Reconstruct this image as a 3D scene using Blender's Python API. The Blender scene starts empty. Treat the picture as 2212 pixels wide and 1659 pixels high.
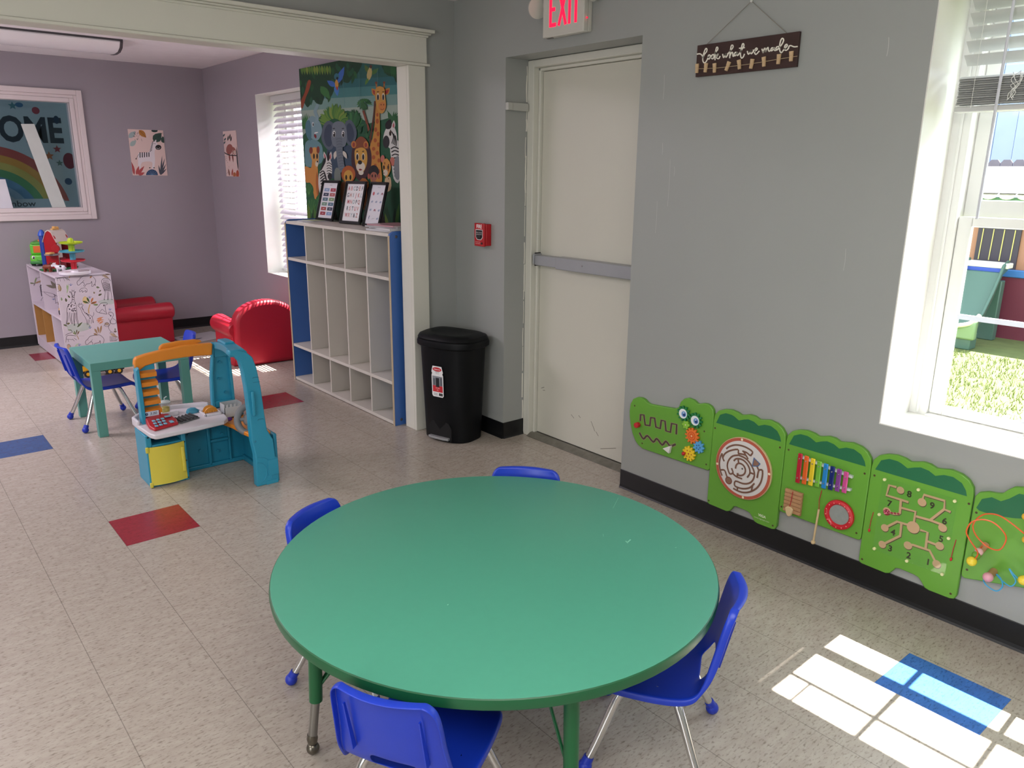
import bpy, bmesh, math, random
import numpy as np
from mathutils import Vector, Matrix
random.seed(7)
PI = math.pi
COL = bpy.context.scene.collection

# ------------------------------------------------------------------ helpers
def lin(c):
    if isinstance(c, str):
        c = c.lstrip('#'); c = [int(c[i:i+2], 16)/255 for i in (0, 2, 4)]
    return tuple((x/12.92 if x <= .04045 else ((x+.055)/1.055)**2.4) for x in c[:3])

MATS = {}
def mat(name, col, rough=.5, metal=0., var=.06, scale=12., bump=0., bscale=200., emit=None, estr=0., coat=0., spec=.5, trans=0., sub=0.):
    if name in MATS: return MATS[name]
    m = bpy.data.materials.new(name); m.use_nodes = True
    nt = m.node_tree; N = nt.nodes; L = nt.links; b = N['Principled BSDF']
    c = lin(col)
    tc = N.new('ShaderNodeTexCoord'); ns = N.new('ShaderNodeTexNoise'); ns.inputs['Scale'].default_value = scale; ns.inputs['Detail'].default_value = 4
    L.new(tc.outputs['Object'], ns.inputs['Vector'])
    mx = N.new('ShaderNodeMix'); mx.data_type = 'RGBA'
    mx.inputs['A'].default_value = (*[max(0, x*(1-var)) for x in c], 1); mx.inputs['B'].default_value = (*[min(1, x*(1+var)) for x in c], 1)
    L.new(ns.outputs['Fac'], mx.inputs['Factor']); L.new(mx.outputs['Result'], b.inputs['Base Color'])
    b.inputs['Roughness'].default_value = rough; b.inputs['Metallic'].default_value = metal
    b.inputs['Specular IOR Level'].default_value = spec
    if coat: b.inputs['Coat Weight'].default_value = coat; b.inputs['Coat Roughness'].default_value = .1
    if trans: b.inputs['Transmission Weight'].default_value = trans
    if emit: b.inputs['Emission Color'].default_value = (*lin(emit), 1); b.inputs['Emission Strength'].default_value = estr
    if bump:
        n2 = N.new('ShaderNodeTexNoise'); n2.inputs['Scale'].default_value = bscale; n2.inputs['Detail'].default_value = 3
        bp = N.new('ShaderNodeBump'); bp.inputs['Strength'].default_value = bump; bp.inputs['Distance'].default_value = .002
        L.new(tc.outputs['Object'], n2.inputs['Vector']); L.new(n2.outputs['Fac'], bp.inputs['Height']); L.new(bp.outputs['Normal'], b.inputs['Normal'])
    MATS[name] = m; return m

def paintmat(name='printed_art', rough=.45):
    if name in MATS: return MATS[name]
    m = bpy.data.materials.new(name); m.use_nodes = True
    nt = m.node_tree; b = nt.nodes['Principled BSDF']
    a = nt.nodes.new('ShaderNodeAttribute'); a.attribute_name = 'Col'; a.attribute_type = 'GEOMETRY'
    nt.links.new(a.outputs['Color'], b.inputs['Base Color']); b.inputs['Roughness'].default_value = rough
    MATS[name] = m; return m

def glassmat(name, tint=(1, 1, 1), refl=.03, rough=.0):
    if name in MATS: return MATS[name]
    m = bpy.data.materials.new(name); m.use_nodes = True
    nt = m.node_tree; N = nt.nodes; L = nt.links; N.remove(N['Principled BSDF'])
    t = N.new('ShaderNodeBsdfTransparent'); t.inputs[0].default_value = (*tint, 1)
    g = N.new('ShaderNodeBsdfGlossy'); g.inputs['Roughness'].default_value = rough
    lw = N.new('ShaderNodeLayerWeight'); lw.inputs[0].default_value = .5
    pw = N.new('ShaderNodeMath'); pw.operation = 'POWER'; pw.inputs[1].default_value = 4
    ma = N.new('ShaderNodeMath'); ma.operation = 'MULTIPLY_ADD'; ma.inputs[1].default_value = .5; ma.inputs[2].default_value = refl; ma.use_clamp = True
    mx = N.new('ShaderNodeMixShader'); L.new(lw.outputs['Facing'], pw.inputs[0]); L.new(pw.outputs[0], ma.inputs[0])
    L.new(ma.outputs[0], mx.inputs[0]); L.new(t.outputs[0], mx.inputs[1]); L.new(g.outputs[0], mx.inputs[2])
    L.new(mx.outputs[0], N['Material Output'].inputs[0]); MATS[name] = m; return m

def translucent(name, col, f=.5):
    m = bpy.data.materials.new(name); m.use_nodes = True; nt = m.node_tree; N = nt.nodes; L = nt.links; b = N['Principled BSDF']
    c = lin(col); ns = N.new('ShaderNodeTexNoise'); ns.inputs['Scale'].default_value = 9; mx = N.new('ShaderNodeMix'); mx.data_type = 'RGBA'
    mx.inputs['A'].default_value = (*[x*.96 for x in c], 1); mx.inputs['B'].default_value = (*c, 1); L.new(ns.outputs['Fac'], mx.inputs['Factor'])
    t = N.new('ShaderNodeBsdfTranslucent'); L.new(mx.outputs['Result'], t.inputs[0]); L.new(mx.outputs['Result'], b.inputs['Base Color'])
    ms = N.new('ShaderNodeMixShader'); ms.inputs[0].default_value = f; L.new(b.outputs[0], ms.inputs[1]); L.new(t.outputs[0], ms.inputs[2]); L.new(ms.outputs[0], N['Material Output'].inputs[0]); return m

def frame(o, a, b):
    a = Vector(a); b = Vector(b); c = a.cross(b)
    return Matrix(((a.x, b.x, c.x, o[0]), (a.y, b.y, c.y, o[1]), (a.z, b.z, c.z, o[2]), (0, 0, 0, 1)))
XW = 2.115                                           # the outer (right) wall plane
def RW(y, z, x=XW): return frame((x, y, z), (0, -1, 0), (0, 0, 1))   # a: along the wall to the right, b: up, c: into the room
def FY(x, y, z): return frame((x, y, z), (1, 0, 0), (0, 0, 1))       # faces the camera side (-y)
def UP(x, y, z=0, rz=0): return Matrix.Translation((x, y, z)) @ Matrix.Rotation(rz, 4, 'Z')
def IDM(): return Matrix.Identity(4)

def setp(o, label=None, cat=None, group=None, kind=None):
    if label: o['label'] = label
    if cat: o['category'] = cat
    if group: o['group'] = group
    if kind: o['kind'] = kind
    return o
def thing(name, label, cat, M, group=None, kind=None):
    o = bpy.data.objects.new(name, None); COL.objects.link(o); o.matrix_world = M; o.empty_display_size = .05
    return setp(o, label, cat, group, kind)

def catmull(pts, n=6, closed=False):
    P = [Vector(p) for p in pts]; out = []; m = len(P)
    if m < 3: return P
    for i in range(m if closed else m-1):
        p0 = P[(i-1) % m] if (closed or i > 0) else P[0]*2-P[1]
        p1 = P[i]; p2 = P[(i+1) % m]; p3 = P[(i+2) % m] if (closed or i+2 < m) else P[-1]*2-P[-2]
        for k in range(n):
            t = k/n
            out.append(.5*((2*p1)+(-p0+p2)*t+(2*p0-5*p1+4*p2-p3)*t*t+(-p0+3*p1-3*p2+p3)*t**3))
    if not closed: out.append(P[-1])
    return out
def area2(p): return sum(p[i][0]*p[(i+1) % len(p)][1]-p[(i+1) % len(p)][0]*p[i][1] for i in range(len(p)))/2
def circ(cx, cy, r, n=24, ry=None, a0=0, a1=2*PI):
    ry = ry or r; full = abs(a1-a0-2*PI) < 1e-6
    return [(cx+r*math.cos(a0+(a1-a0)*i/(n if full else n-1)), cy+ry*math.sin(a0+(a1-a0)*i/(n if full else n-1))) for i in range(n)]

class MB:
    """collects geometry; build() links it as one mesh object"""
    def __init__(s): s.v = []; s.f = []; s.m = []; s.mi = 0
    def add(s, vs, fs, M=None):
        k = len(s.v)
        s.v += [tuple(M @ Vector(v)) if M is not None else tuple(v) for v in vs]
        s.f += [tuple(i+k for i in f) for f in fs]; s.m += [s.mi]*len(fs); return s
    def box(s, x0, x1, y0, y1, z0, z1, M=None):
        vs = [(x, y, z) for x in (x0, x1) for y in (y0, y1) for z in (z0, z1)]
        return s.add(vs, [(0, 1, 3, 2), (4, 6, 7, 5), (0, 4, 5, 1), (2, 3, 7, 6), (0, 2, 6, 4), (1, 5, 7, 3)], M)
    def prism(s, poly, c0, c1, M=None):
        poly = [tuple(p[:2]) for p in poly]
        if area2(poly) < 0: poly = poly[::-1]
        n = len(poly); vs = [(*p, c0) for p in poly]+[(*p, c1) for p in poly]
        fs = [tuple(range(n-1, -1, -1)), tuple(range(n, 2*n))]+[(i, (i+1) % n, n+(i+1) % n, n+i) for i in range(n)]
        return s.add(vs, fs, M)
    def tube(s, pts, r, n=10, M=None, closed=False, cap=True):
        P = [Vector(p) for p in pts]; m = len(P); rr = r if isinstance(r, (list, tuple)) else [r]*m
        vs = []; up = Vector((0, 0, 1)); prev = None
        for i, p in enumerate(P):
            a = P[(i-1) % m] if (closed or i > 0) else p; b = P[(i+1) % m] if (closed or i < m-1) else p
            d = (b-a)
            if d.length < 1e-9: d = Vector((0, 0, 1))
            d.normalize()
            if prev is None:
                u = d.cross(up)
                if u.length < 1e-3: u = d.cross(Vector((1, 0, 0)))
            else:
                u = prev-d*prev.dot(d)
                if u.length < 1e-6: u = d.cross(up)
            u.normalize(); prev = u; w = d.cross(u)
            vs += [p+(u*math.cos(2*PI*k/n)+w*math.sin(2*PI*k/n))*rr[i] for k in range(n)]
        fs = [(i*n+k, i*n+(k+1) % n, ((i+1) % m)*n+(k+1) % n, ((i+1) % m)*n+k) for i in range(m if closed else m-1) for k in range(n)]
        if cap and not closed: fs += [tuple(range(n-1, -1, -1)), tuple(range((m-1)*n, m*n))]
        return s.add(vs, fs, M)
    def lathe(s, prof, n=32, M=None):
        vs = []; fs = []; m = len(prof)
        for r, z in prof: vs += [(max(r, 1e-5)*math.cos(2*PI*k/n), max(r, 1e-5)*math.sin(2*PI*k/n), z) for k in range(n)]
        fs = [(i*n+k, i*n+(k+1) % n, (i+1)*n+(k+1) % n, (i+1)*n+k) for i in range(m-1) for k in range(n)]
        fs += [tuple(range(n-1, -1, -1)), tuple(range((m-1)*n, m*n))]
        return s.add(vs, fs, M)
    def ball(s, c, r, M=None, n=16, sc=(1, 1, 1)):
        h = n//2; prof = [(math.sin(PI*i/h), -math.cos(PI*i/h)) for i in range(h+1)]
        T = Matrix.Translation(c) @ Matrix.Diagonal((r*sc[0], r*sc[1], r*sc[2], 1))
        return s.lathe(prof, n, (M @ T) if M is not None else T)
    def loft(s, secs, M=None, cap=True, closed=False):
        n = len(secs[0]); vs = [p for q in secs for p in q]; m = len(secs)
        fs = [(i*n+k, i*n+(k+1) % n, ((i+1) % m)*n+(k+1) % n, ((i+1) % m)*n+k) for i in range(m if closed else m-1) for k in range(n)]
        if cap and not closed: fs += [tuple(range(n-1, -1, -1)), tuple(range((m-1)*n, m*n))]
        return s.add(vs, fs, M)
    def build(s, name, m, parent=None, bevel=0, seg=2, smooth=True, M=None, ang=35, origin=None, sub=0, solid=0):
        me = bpy.data.meshes.new(name); vs = s.v
        if origin is not None: vs = [(v[0]-origin[0], v[1]-origin[1], v[2]-origin[2]) for v in vs]
        me.from_pydata(vs, [], s.f)
        for q in (m if isinstance(m, (list, tuple)) else [m]): me.materials.append(q)
        for p, i in zip(me.polygons, s.m): p.material_index = i
        bm = bmesh.new(); bm.from_mesh(me); bmesh.ops.recalc_face_normals(bm, faces=bm.faces); bm.to_mesh(me); bm.free()
        if smooth:
            me.polygons.foreach_set('use_smooth', [True]*len(me.polygons))
            if not sub: me.set_sharp_from_angle(angle=math.radians(ang))
        o = bpy.data.objects.new(name, me); COL.objects.link(o)
        if parent is not None: o.parent = parent
        elif M is not None: o.matrix_world = M
        elif origin is not None: o.location = origin
        if solid:
            q = o.modifiers.new('s', 'SOLIDIFY'); q.thickness = solid; q.offset = 0
        if sub:
            q = o.modifiers.new('u', 'SUBSURF'); q.levels = sub; q.render_levels = sub
        if bevel:
            q = o.modifiers.new('b', 'BEVEL'); q.width = bevel; q.segments = seg; q.limit_method = 'ANGLE'; q.angle_limit = math.radians(40)
            q.harden_normals = False
        return o

def struct(name, mb, m, **k): return setp(mb.build(name, m, **k), kind='structure')

_tc = {}
def textgeo(s, bold=0.):
    k = (s, bold)
    if k not in _tc:
        cu = bpy.data.curves.new('t', 'FONT'); cu.body = s; cu.size = 1; cu.offset = bold; cu.resolution_u = 3; cu.align_x = 'CENTER'
        o = bpy.data.objects.new('t', cu); COL.objects.link(o)
        dg = bpy.context.evaluated_depsgraph_get(); me = o.evaluated_get(dg).to_mesh()
        _tc[k] = ([(v.co.x, v.co.y) for v in me.vertices], [tuple(p.vertices) for p in me.polygons])
        o.evaluated_get(dg).to_mesh_clear(); bpy.data.objects.remove(o); bpy.data.curves.remove(cu)
    return _tc[k]

def homog(src, dst):
    A = []; B = []
    for (x, y), (u, v) in zip(src, dst):
        A += [[x, y, 1, 0, 0, 0, -u*x, -u*y], [0, 0, 0, x, y, 1, -v*x, -v*y]]; B += [u, v]
    h = np.linalg.solve(np.array(A, float), np.array(B, float))
    def f(p):
        w = h[6]*p[0]+h[7]*p[1]+1
        return (float((h[0]*p[0]+h[1]*p[1]+h[2])/w), float((h[3]*p[0]+h[4]*p[1]+h[5])/w))
    return f

class Art:
    """flat printed or painted artwork in the local a-b plane, one mesh, colours per face"""
    def __init__(s, c0=.0005, step=.00012, T=None, clip=None, dim=1.): s.dim = dim; s.c0 = c0; s.step = step; s.sh = []; s.T = T; s.clip = clip
    def _put(s, vs, fs, col, raw=False):
        if s.T and not raw: vs = [s.T(p) for p in vs]
        if s.clip:
            x0, x1, y0, y1 = s.clip; vs = [(min(max(x, x0), x1), min(max(y, y0), y1)) for x, y in vs]
        bb = (min(v[0] for v in vs), max(v[0] for v in vs), min(v[1] for v in vs), max(v[1] for v in vs))
        ly = 0
        for o in s.sh:
            q = o[3]
            if bb[0] < q[1] and bb[1] > q[0] and bb[2] < q[3] and bb[3] > q[2]: ly = max(ly, o[4]+1)
        s.sh.append((vs, fs, tuple(q*s.dim for q in lin(col)), bb, ly)); return s
    def poly(s, pts, col, smooth=0):
        if smooth: pts = [tuple(p)[:2] for p in catmull([(*p, 0) for p in pts], smooth, True)]
        return s._put(list(pts), [tuple(range(len(pts)))], col)
    def rect(s, x0, x1, y0, y1, col): return s.poly([(x0, y0), (x1, y0), (x1, y1), (x0, y1)], col)
    def ell(s, cx, cy, rx, ry, col, rot=0, n=20):
        c, d = math.cos(rot), math.sin(rot)
        return s.poly([(cx+rx*math.cos(t)*c-ry*math.sin(t)*d, cy+rx*math.cos(t)*d+ry*math.sin(t)*c) for t in [2*PI*i/n for i in range(n)]], col)
    def leaf(s, x0, y0, x1, y1, w, col):
        dx, dy = x1-x0, y1-y0; nx, ny = -dy, dx; l = math.hypot(dx, dy) or 1; nx /= l; ny /= l
        pts = []
        for t in (0, .15, .35, .6, .85, 1): pts.append((x0+dx*t+nx*w*math.sin(PI*t**.8), y0+dy*t+ny*w*math.sin(PI*t**.8)))
        for t in (.85, .6, .35, .15): pts.append((x0+dx*t-nx*w*math.sin(PI*t**.8), y0+dy*t-ny*w*math.sin(PI*t**.8)))
        return s.poly(pts, col)
    def stroke(s, pts, w, col, smooth=5, closed=False, taper=False):
        P = [tuple(p)[:2] for p in catmull([(*p, 0) for p in pts], smooth, closed)] if (smooth and len(pts) > 2) else list(pts)
        if closed: P = P+[P[0]]
        vs = []; fs = []; n = len(P)
        for i, p in enumerate(P):
            a = P[max(i-1, 0)]; b = P[min(i+1, n-1)]; dx, dy = b[0]-a[0], b[1]-a[1]; l = math.hypot(dx, dy) or 1
            ww = w/2*(1-.7*abs(2*i/(n-1)-1) if taper else 1)
            vs += [(p[0]-dy/l*ww, p[1]+dx/l*ww), (p[0]+dy/l*ww, p[1]-dx/l*ww)]
        fs = [(2*i, 2*i+1, 2*i+3, 2*i+2) for i in range(n-1)]
        return s._put(vs, fs, col)
    def text(s, t, x, y, h, col, bold=0., shear=0., wsc=1., rot=0.):
        V, F = textgeo(t, bold); k = h/.69; c, d = math.cos(rot), math.sin(rot)
        vs = [((vx+vy*shear)*k*wsc, vy*k) for vx, vy in V]
        vs = [(x+a*c-b*d, y+a*d+b*c) for a, b in vs]
        return s._put(vs, F, col)
    def build(s, name, parent=None, M=None, m=None):
        vs = []; fs = []; cols = []
        for v, f, c, bb, ly in s.sh:
            k = len(vs); z = s.c0+s.step*ly
            vs += [(a, b, z) for a, b in v]; fs += [tuple(i+k for i in q) for q in f]; cols += [c]*len(f)
        me = bpy.data.meshes.new(name); me.from_pydata(vs, [], fs); me.materials.append(m or paintmat())
        at = me.color_attributes.new('Col', 'FLOAT_COLOR', 'CORNER'); arr = []
        for p in me.polygons: arr += [*cols[p.index], 1.]*p.loop_total
        at.data.foreach_set('color', arr)
        # make every face look along +c
        bm = bmesh.new(); bm.from_mesh(me)
        for f in bm.faces:
            f.normal_update()
            if f.normal.z < 0: f.normal_flip()
        bm.to_mesh(me); bm.free()
        o = bpy.data.objects.new(name, me); COL.objects.link(o)
        if parent is not None: o.parent = parent
        elif M is not None: o.matrix_world = M
        return o

def copy_tree(o, parent=None):
    c = o.copy(); COL.objects.link(c); c.parent = parent
    for ch in [x for x in KIDS.get(o.name, [])]: copy_tree(ch, c)
    return c
KIDS = {}
def kids(o):
    KIDS[o.name] = list(o.children)
    for c in o.children: kids(c)

# ------------------------------------------------------------------ materials
wallp = mat('wall_paint_gray', '#9da09d', .42, var=.03, scale=3, bump=.12, bscale=90)
wallb = mat('wall_paint_pink_cast', '#9e979f', .36, var=.03, scale=3, bump=.12, bscale=90)  # gray wall paint tinted lavender to carry the room's pinkish light
ceilm = mat('ceiling_paint', '#e6e2e4', .8, bump=.3, bscale=60)
cream = mat('trim_cream_paint', '#d6d5ca', .4, var=.02)
whitep = mat('window_white', '#e9e9e6', .35, var=.02)
doorm = mat('door_cream_paint', '#d0cec1', .38, var=.03, scale=2)
blackb = mat('baseboard_black_rubber', '#0d0e11', .4, var=.1)
chrome = mat('chrome', '#d8d8d8', .16, 1.)
steel = mat('brushed_steel', '#9b9a96', .35, 1.)
def plastic(n, c, r=.38, **k): return mat(n, c, r, var=.03, scale=6, **k)
blueP = plastic('chair_blue_plastic', '#173abc', .36)
blueD = plastic('chair_ball_blue', '#1c35b0', .4)
M_art = paintmat()

# ------------------------------------------------------------------ floor
T = .3048
def floor_material():
    m = bpy.data.materials.new('floor_vinyl_tile'); m.use_nodes = True
    nt = m.node_tree; N = nt.nodes; L = nt.links; b = N['Principled BSDF']
    tc = N.new('ShaderNodeTexCoord')
    mp = N.new('ShaderNodeMapping'); mp.inputs['Scale'].default_value = (55, 150, 1); L.new(tc.outputs['Object'], mp.inputs[0])
    n1 = N.new('ShaderNodeTexNoise'); n1.inputs['Scale'].default_value = 1; n1.inputs['Detail'].default_value = 3; n1.inputs['Roughness'].default_value = .6; L.new(mp.outputs[0], n1.inputs['Vector'])
    r1 = N.new('ShaderNodeValToRGB'); e = r1.color_ramp.elements
    e[0].position = .27; e[0].color = (.42, .39, .36, 1); e[1].position = .47; e[1].color = (1, 1, 1, 1); L.new(n1.outputs['Fac'], r1.inputs[0])
    mp2 = N.new('ShaderNodeMapping'); mp2.inputs['Scale'].default_value = (14, 40, 1); L.new(tc.outputs['Object'], mp2.inputs[0])
    n2 = N.new('ShaderNodeTexNoise'); n2.inputs['Scale'].default_value = 1; n2.inputs['Detail'].default_value = 5; L.new(mp2.outputs[0], n2.inputs['Vector'])
    r2 = N.new('ShaderNodeValToRGB'); e = r2.color_ramp.elements
    e[0].position = .3; e[0].color = (.86, .83, .82, 1); e[1].position = .66; e[1].color = (1, 1, 1, 1); L.new(n2.outputs['Fac'], r2.inputs[0])
    at = N.new('ShaderNodeAttribute'); at.attribute_name = 'Col'
    def mul(a, b_, f=1.):
        q = N.new('ShaderNodeMix'); q.data_type = 'RGBA'; q.blend_type = 'MULTIPLY'; q.inputs['Factor'].default_value = f
        L.new(a, q.inputs['A']); L.new(b_, q.inputs['B']); return q.outputs['Result']
    c = mul(at.outputs['Color'], r1.outputs[0], .9); c = mul(c, r2.outputs[0])
    sx = N.new('ShaderNodeSeparateXYZ'); L.new(tc.outputs['Object'], sx.inputs[0])
    def seam(sock, wdt, dark):
        d = N.new('ShaderNodeMath'); d.operation = 'DIVIDE'; d.inputs[1].default_value = T; L.new(sock, d.inputs[0])
        rd = N.new('ShaderNodeMath'); rd.operation = 'ROUND'; L.new(d.outputs[0], rd.inputs[0])
        sb = N.new('ShaderNodeMath'); sb.operation = 'SUBTRACT'; L.new(d.outputs[0], sb.inputs[0]); L.new(rd.outputs[0], sb.inputs[1])
        ab = N.new('ShaderNodeMath'); ab.operation = 'ABSOLUTE'; L.new(sb.outputs[0], ab.inputs[0])
        mr = N.new('ShaderNodeMapRange'); mr.inputs['From Min'].default_value = wdt/T*.4; mr.inputs['From Max'].default_value = wdt/T
        mr.inputs['To Min'].default_value = dark; mr.inputs['To Max'].default_value = 1; L.new(ab.outputs[0], mr.inputs['Value'])
        cr = N.new('ShaderNodeCombineColor'); [L.new(mr.outputs[0], cr.inputs[i]) for i in range(3)]
        return cr.outputs[0]
    c = mul(c, seam(sx.outputs[0], .0016, .55)); c = mul(c, seam(sx.outputs[1], .0014, .84))
    L.new(c, b.inputs['Base Color'])
    b.inputs['Roughness'].default_value = .27; b.inputs['Specular IOR Level'].default_value = .6
    bp = N.new('ShaderNodeBump'); bp.inputs['Strength'].default_value = .12; bp.inputs['Distance'].default_value = .002
    n4 = N.new('ShaderNodeTexNoise'); n4.inputs['Scale'].default_value = 18; n4.inputs['Detail'].default_value = 3; L.new(tc.outputs['Object'], n4.inputs['Vector'])
    L.new(n4.outputs['Fac'], bp.inputs['Height']); L.new(bp.outputs[0], b.inputs['Normal'])
    return m
fl = Art(c0=0, step=.0003)
fl.rect(-4.2, XW+.25, -6.2, 4.34, '#b6ada2')
for (x0, x1, y0, c) in [(0, 1, -1, '#9c2334'), (4, 5, 4, '#9c2334'), (-1, 0, 4, '#33568f'), (5.14, 5.95, -10, '#3a70c4'), (1, 2, 12, '#93243a'), (5, 6, 12, '#33507f'), (-6, -5, -1, '#33568f'), (-6, -5, 9, '#9c2334')]:  # the blue tile by the window is coloured lighter, as if sunlit
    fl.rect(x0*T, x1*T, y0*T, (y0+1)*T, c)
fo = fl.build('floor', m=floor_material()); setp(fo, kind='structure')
fob = MB().box(-4.3, XW+.3, -6.3, 4.5, -.06, -.002); setp(fob.build('floor_slab', blackb), kind='structure')

# ------------------------------------------------------------------ room shell
ZC = 2.46; YB = 4.33; YM = .24
XO = 2.48                                            # outer face of the outer wall
w = MB()
def wallseg(y0, y1, z0=0, z1=ZC): w.box(XW, XO, y0, y1, z0, z1)
wallseg(-6.2, -5.4); wallseg(-5.4, -4.366, 0, .658); wallseg(-5.4, -4.366, 2.15, ZC); wallseg(-4.366, -3.44); wallseg(-3.44, -2.406, 0, .658); wallseg(-3.44, -2.406, 2.15, ZC)  # rear opening is cut for the added window
wallseg(-2.406, -1.165); wallseg(-1.165, -.222, 2.122, ZC); w.box(2.35, XO, -1.165, -.222, 0, 2.122)
wallseg(-.222, YM+.04)
struct('wall_right', w, wallp)
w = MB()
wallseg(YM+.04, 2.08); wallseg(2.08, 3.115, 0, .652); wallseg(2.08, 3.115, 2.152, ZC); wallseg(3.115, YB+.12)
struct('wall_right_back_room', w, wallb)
# wall with the cased opening
w = MB(); w.box(1.81, XW, YM, YM+.08, 0, ZC); w.box(-2.6, 1.81, YM, YM+.08, 2.112, ZC); w.box(-4.2, -2.6, YM, YM+.08, 0, ZC)
struct('wall_middle', w, wallp)
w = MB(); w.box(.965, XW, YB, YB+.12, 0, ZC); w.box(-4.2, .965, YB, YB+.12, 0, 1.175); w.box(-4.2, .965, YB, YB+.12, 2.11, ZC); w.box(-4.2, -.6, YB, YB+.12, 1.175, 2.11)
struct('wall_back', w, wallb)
struct('wall_left', MB().box(-4.3, -4.2, -6.3, 4.5, 0, ZC), wallp)
struct('wall_rear', MB().box(-4.3, XO, -6.3, -6.2, 0, ZC), wallp)
struct('ceiling', MB().box(-4.3, XO, -6.3, 4.5, ZC, ZC+.1), ceilm)
# observation cavity behind the interior window
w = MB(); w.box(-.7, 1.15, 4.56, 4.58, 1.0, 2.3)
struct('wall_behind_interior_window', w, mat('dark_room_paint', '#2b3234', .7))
# baseboards
def baseboard(name, pts, zt=.098, nrm=None):
    b = MB()
    for (x0, y0), (x1, y1) in zip(pts[:-1], pts[1:]):
        d = Vector((x1-x0, y1-y0, 0)); l = d.length; d.normalize()
        M = frame((x0, y0, 0), d, (0, 0, 1))       # a along, b up, c = d x z (to the right hand of travel)
        prof = [(0, 0), (.010, 0), (.006, .008), (.0035, .02), (.0035, zt-.002), (.0025, zt), (0, zt)]
        secs = [[(0, p[1], p[0]) for p in prof], [(l, p[1], p[0]) for p in prof]]
        b.loft(secs, M)
    struct(name, b, blackb, smooth=False)
baseboard('baseboard_right', [(XW, -6.2), (XW, -1.165)][::-1])
baseboard('baseboard_right_corner', [(XW, YM), (XW, -.222), (2.27, -.222)])
baseboard('baseboard_back', [(-4.2, YB), (XW, YB)])
baseboard('baseboard_right_back_room', [(XW, YB), (XW, YM+.1)])
baseboard('baseboard_middle', [(1.905, YM), (XW, YM)])

# cased opening trim
t = MB()
for (x0, x1) in ((1.79, 1.90), (-2.7, -2.59)):
    t.box(x0, x1, YM-.022, YM, 0, 2.098)
    t.box(x0+(0.0 if x0 > 0 else .09), x0+(.02 if x0 > 0 else .11), YM, YM+.10, 0, 2.098)
t.box(-2.6, 1.81, YM, YM+.10, 2.098, 2.112)
hz = lambda x0, x1, y0, z0, z1: t.box(x0, x1, y0, YM, z0, z1)
hz(-2.8, 1.925, YM-.034, 2.098, 2.112); hz(-2.78, 1.91, YM-.026, 2.112, 2.25)
hz(-2.79, 1.918, YM-.034, 2.244, 2.256); hz(-2.80, 1.930, YM-.044, 2.256, 2.266); hz(-2.82, 1.945, YM-.058, 2.266, 2.284)
struct('trim_1', t, cream, bevel=.003)

# interior window (back wall)
t = MB()
def casing(mb, x0, x1, z0, z1, wd, M, prof=((0, .014), (.35, .022), (.6, .016), (1, .026))):
    # picture-frame moulding: rings stepping outwards (local a-b plane, c out)
    for i in range(len(prof)-1):
        f0, f1 = prof[i][0], prof[i+1][0]; h = prof[i+1][1]
        a0, a1 = x0-wd*f0, x1+wd*f0; b0, b1 = z0-wd*f0, z1+wd*f0; A0, A1 = x0-wd*f1, x1+wd*f1; B0, B1 = z0-wd*f1, z1+wd*f1
        for r in ((A0, a0, B0, B1), (a1, A1, B0, B1), (a0, a1, B0, b0), (a0, a1, b1, B1)): mb.box(*r, 0, h, M)
pinkw = mat('casing_white', '#ddd2d2', .4, var=.02)
wn = thing('window_3', 'white cased interior window with dark glass on the back wall', 'window', FY(.94, YB, 1.2), kind='structure')
t = MB(); casing(t, -1.50, 0, 0, .885, .105, IDM()); t.box(-1.5, .0, -.02, 0, -.12, .02); t.box(-1.5, 0, .885, .91, -.12, .02); t.box(0, .02, -.02, .91, -.12, .02); t.box(-1.53, -1.5, -.02, .91, -.12, .02)
t.build('window_frame', pinkw, wn, bevel=.003)
MB().box(-1.5, 0, 0, .885, -.062, -.058).build('window_glass', glassmat('dark_glass', (.74, .79, .81), .008), wn)
# welcome banner behind the glass
bt = thing('welcome_banner', 'rainbow welcome banner behind the glass of the interior window', 'banner', FY(0, 4.559, 0))
a = Art(c0=.001)
a.rect(-.60, 1.10, 1.12, 2.29, '#9eafb3')
a.text('WELCOME', .345, 1.76, .20, '#27343c', bold=.035, wsc=.80)
ctr = (.30, 1.12)
for r0, r1, c in ((.60, .53, '#a04a44'), (.53, .47, '#b98a3e'), (.47, .41, '#a9a052'), (.41, .345, '#4f8a5c'), (.345, .28, '#54809c'), (.28, .22, '#7f9fb0')):
    a.poly(circ(*ctr, r0, 40, a0=0.1, a1=PI-.1)+circ(*ctr, r1, 40, a0=0.1, a1=PI-.1)[::-1], c)
def star(cx, cy, r, c, n=5):
    a.poly([(cx+(r if i % 2 == 0 else r*.45)*math.sin(PI*i/n), cy+(r if i % 2 == 0 else r*.45)*math.cos(PI*i/n)) for i in range(2*n)], c)
star(.845, 1.70, .035, '#8d3c40'); star(.775, 1.64, .04, '#a5623c'); star(.85, 1.58, .03, '#4c6a62'); star(.35, 2.03, .04, '#a04a44'); star(.55, 2.05, .035, '#4a7a80')
a.ell(.93, 1.60, .05, .07, '#6d2634'); a.ell(.87, 1.95, .022, .035, '#22384a'); a.ell(.90, 1.42, .03, .03, '#35506a'); a.ell(.72, 2.02, .03, .03, '#8a3a44'); a.ell(.60, 2.06, .03, .02, '#406a8a')
for k, (cx, cy) in enumerate(((.70, 1.20), (.78, 1.24), (.86, 1.20), (.10, 1.2))): a.ell(cx, cy, .07, .05, '#9fb0b2')
a.poly(circ(*ctr, .22, 30, a0=0.1, a1=PI-.1), '#9eafb3'); a.rect(-.2, .80, 1.13, 1.27, '#9eafb3'); a.text('be the rainbow', .36, 1.205, .05, '#3c4648', bold=.01, wsc=1.15)
a.build('banner_print', bt)
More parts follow.
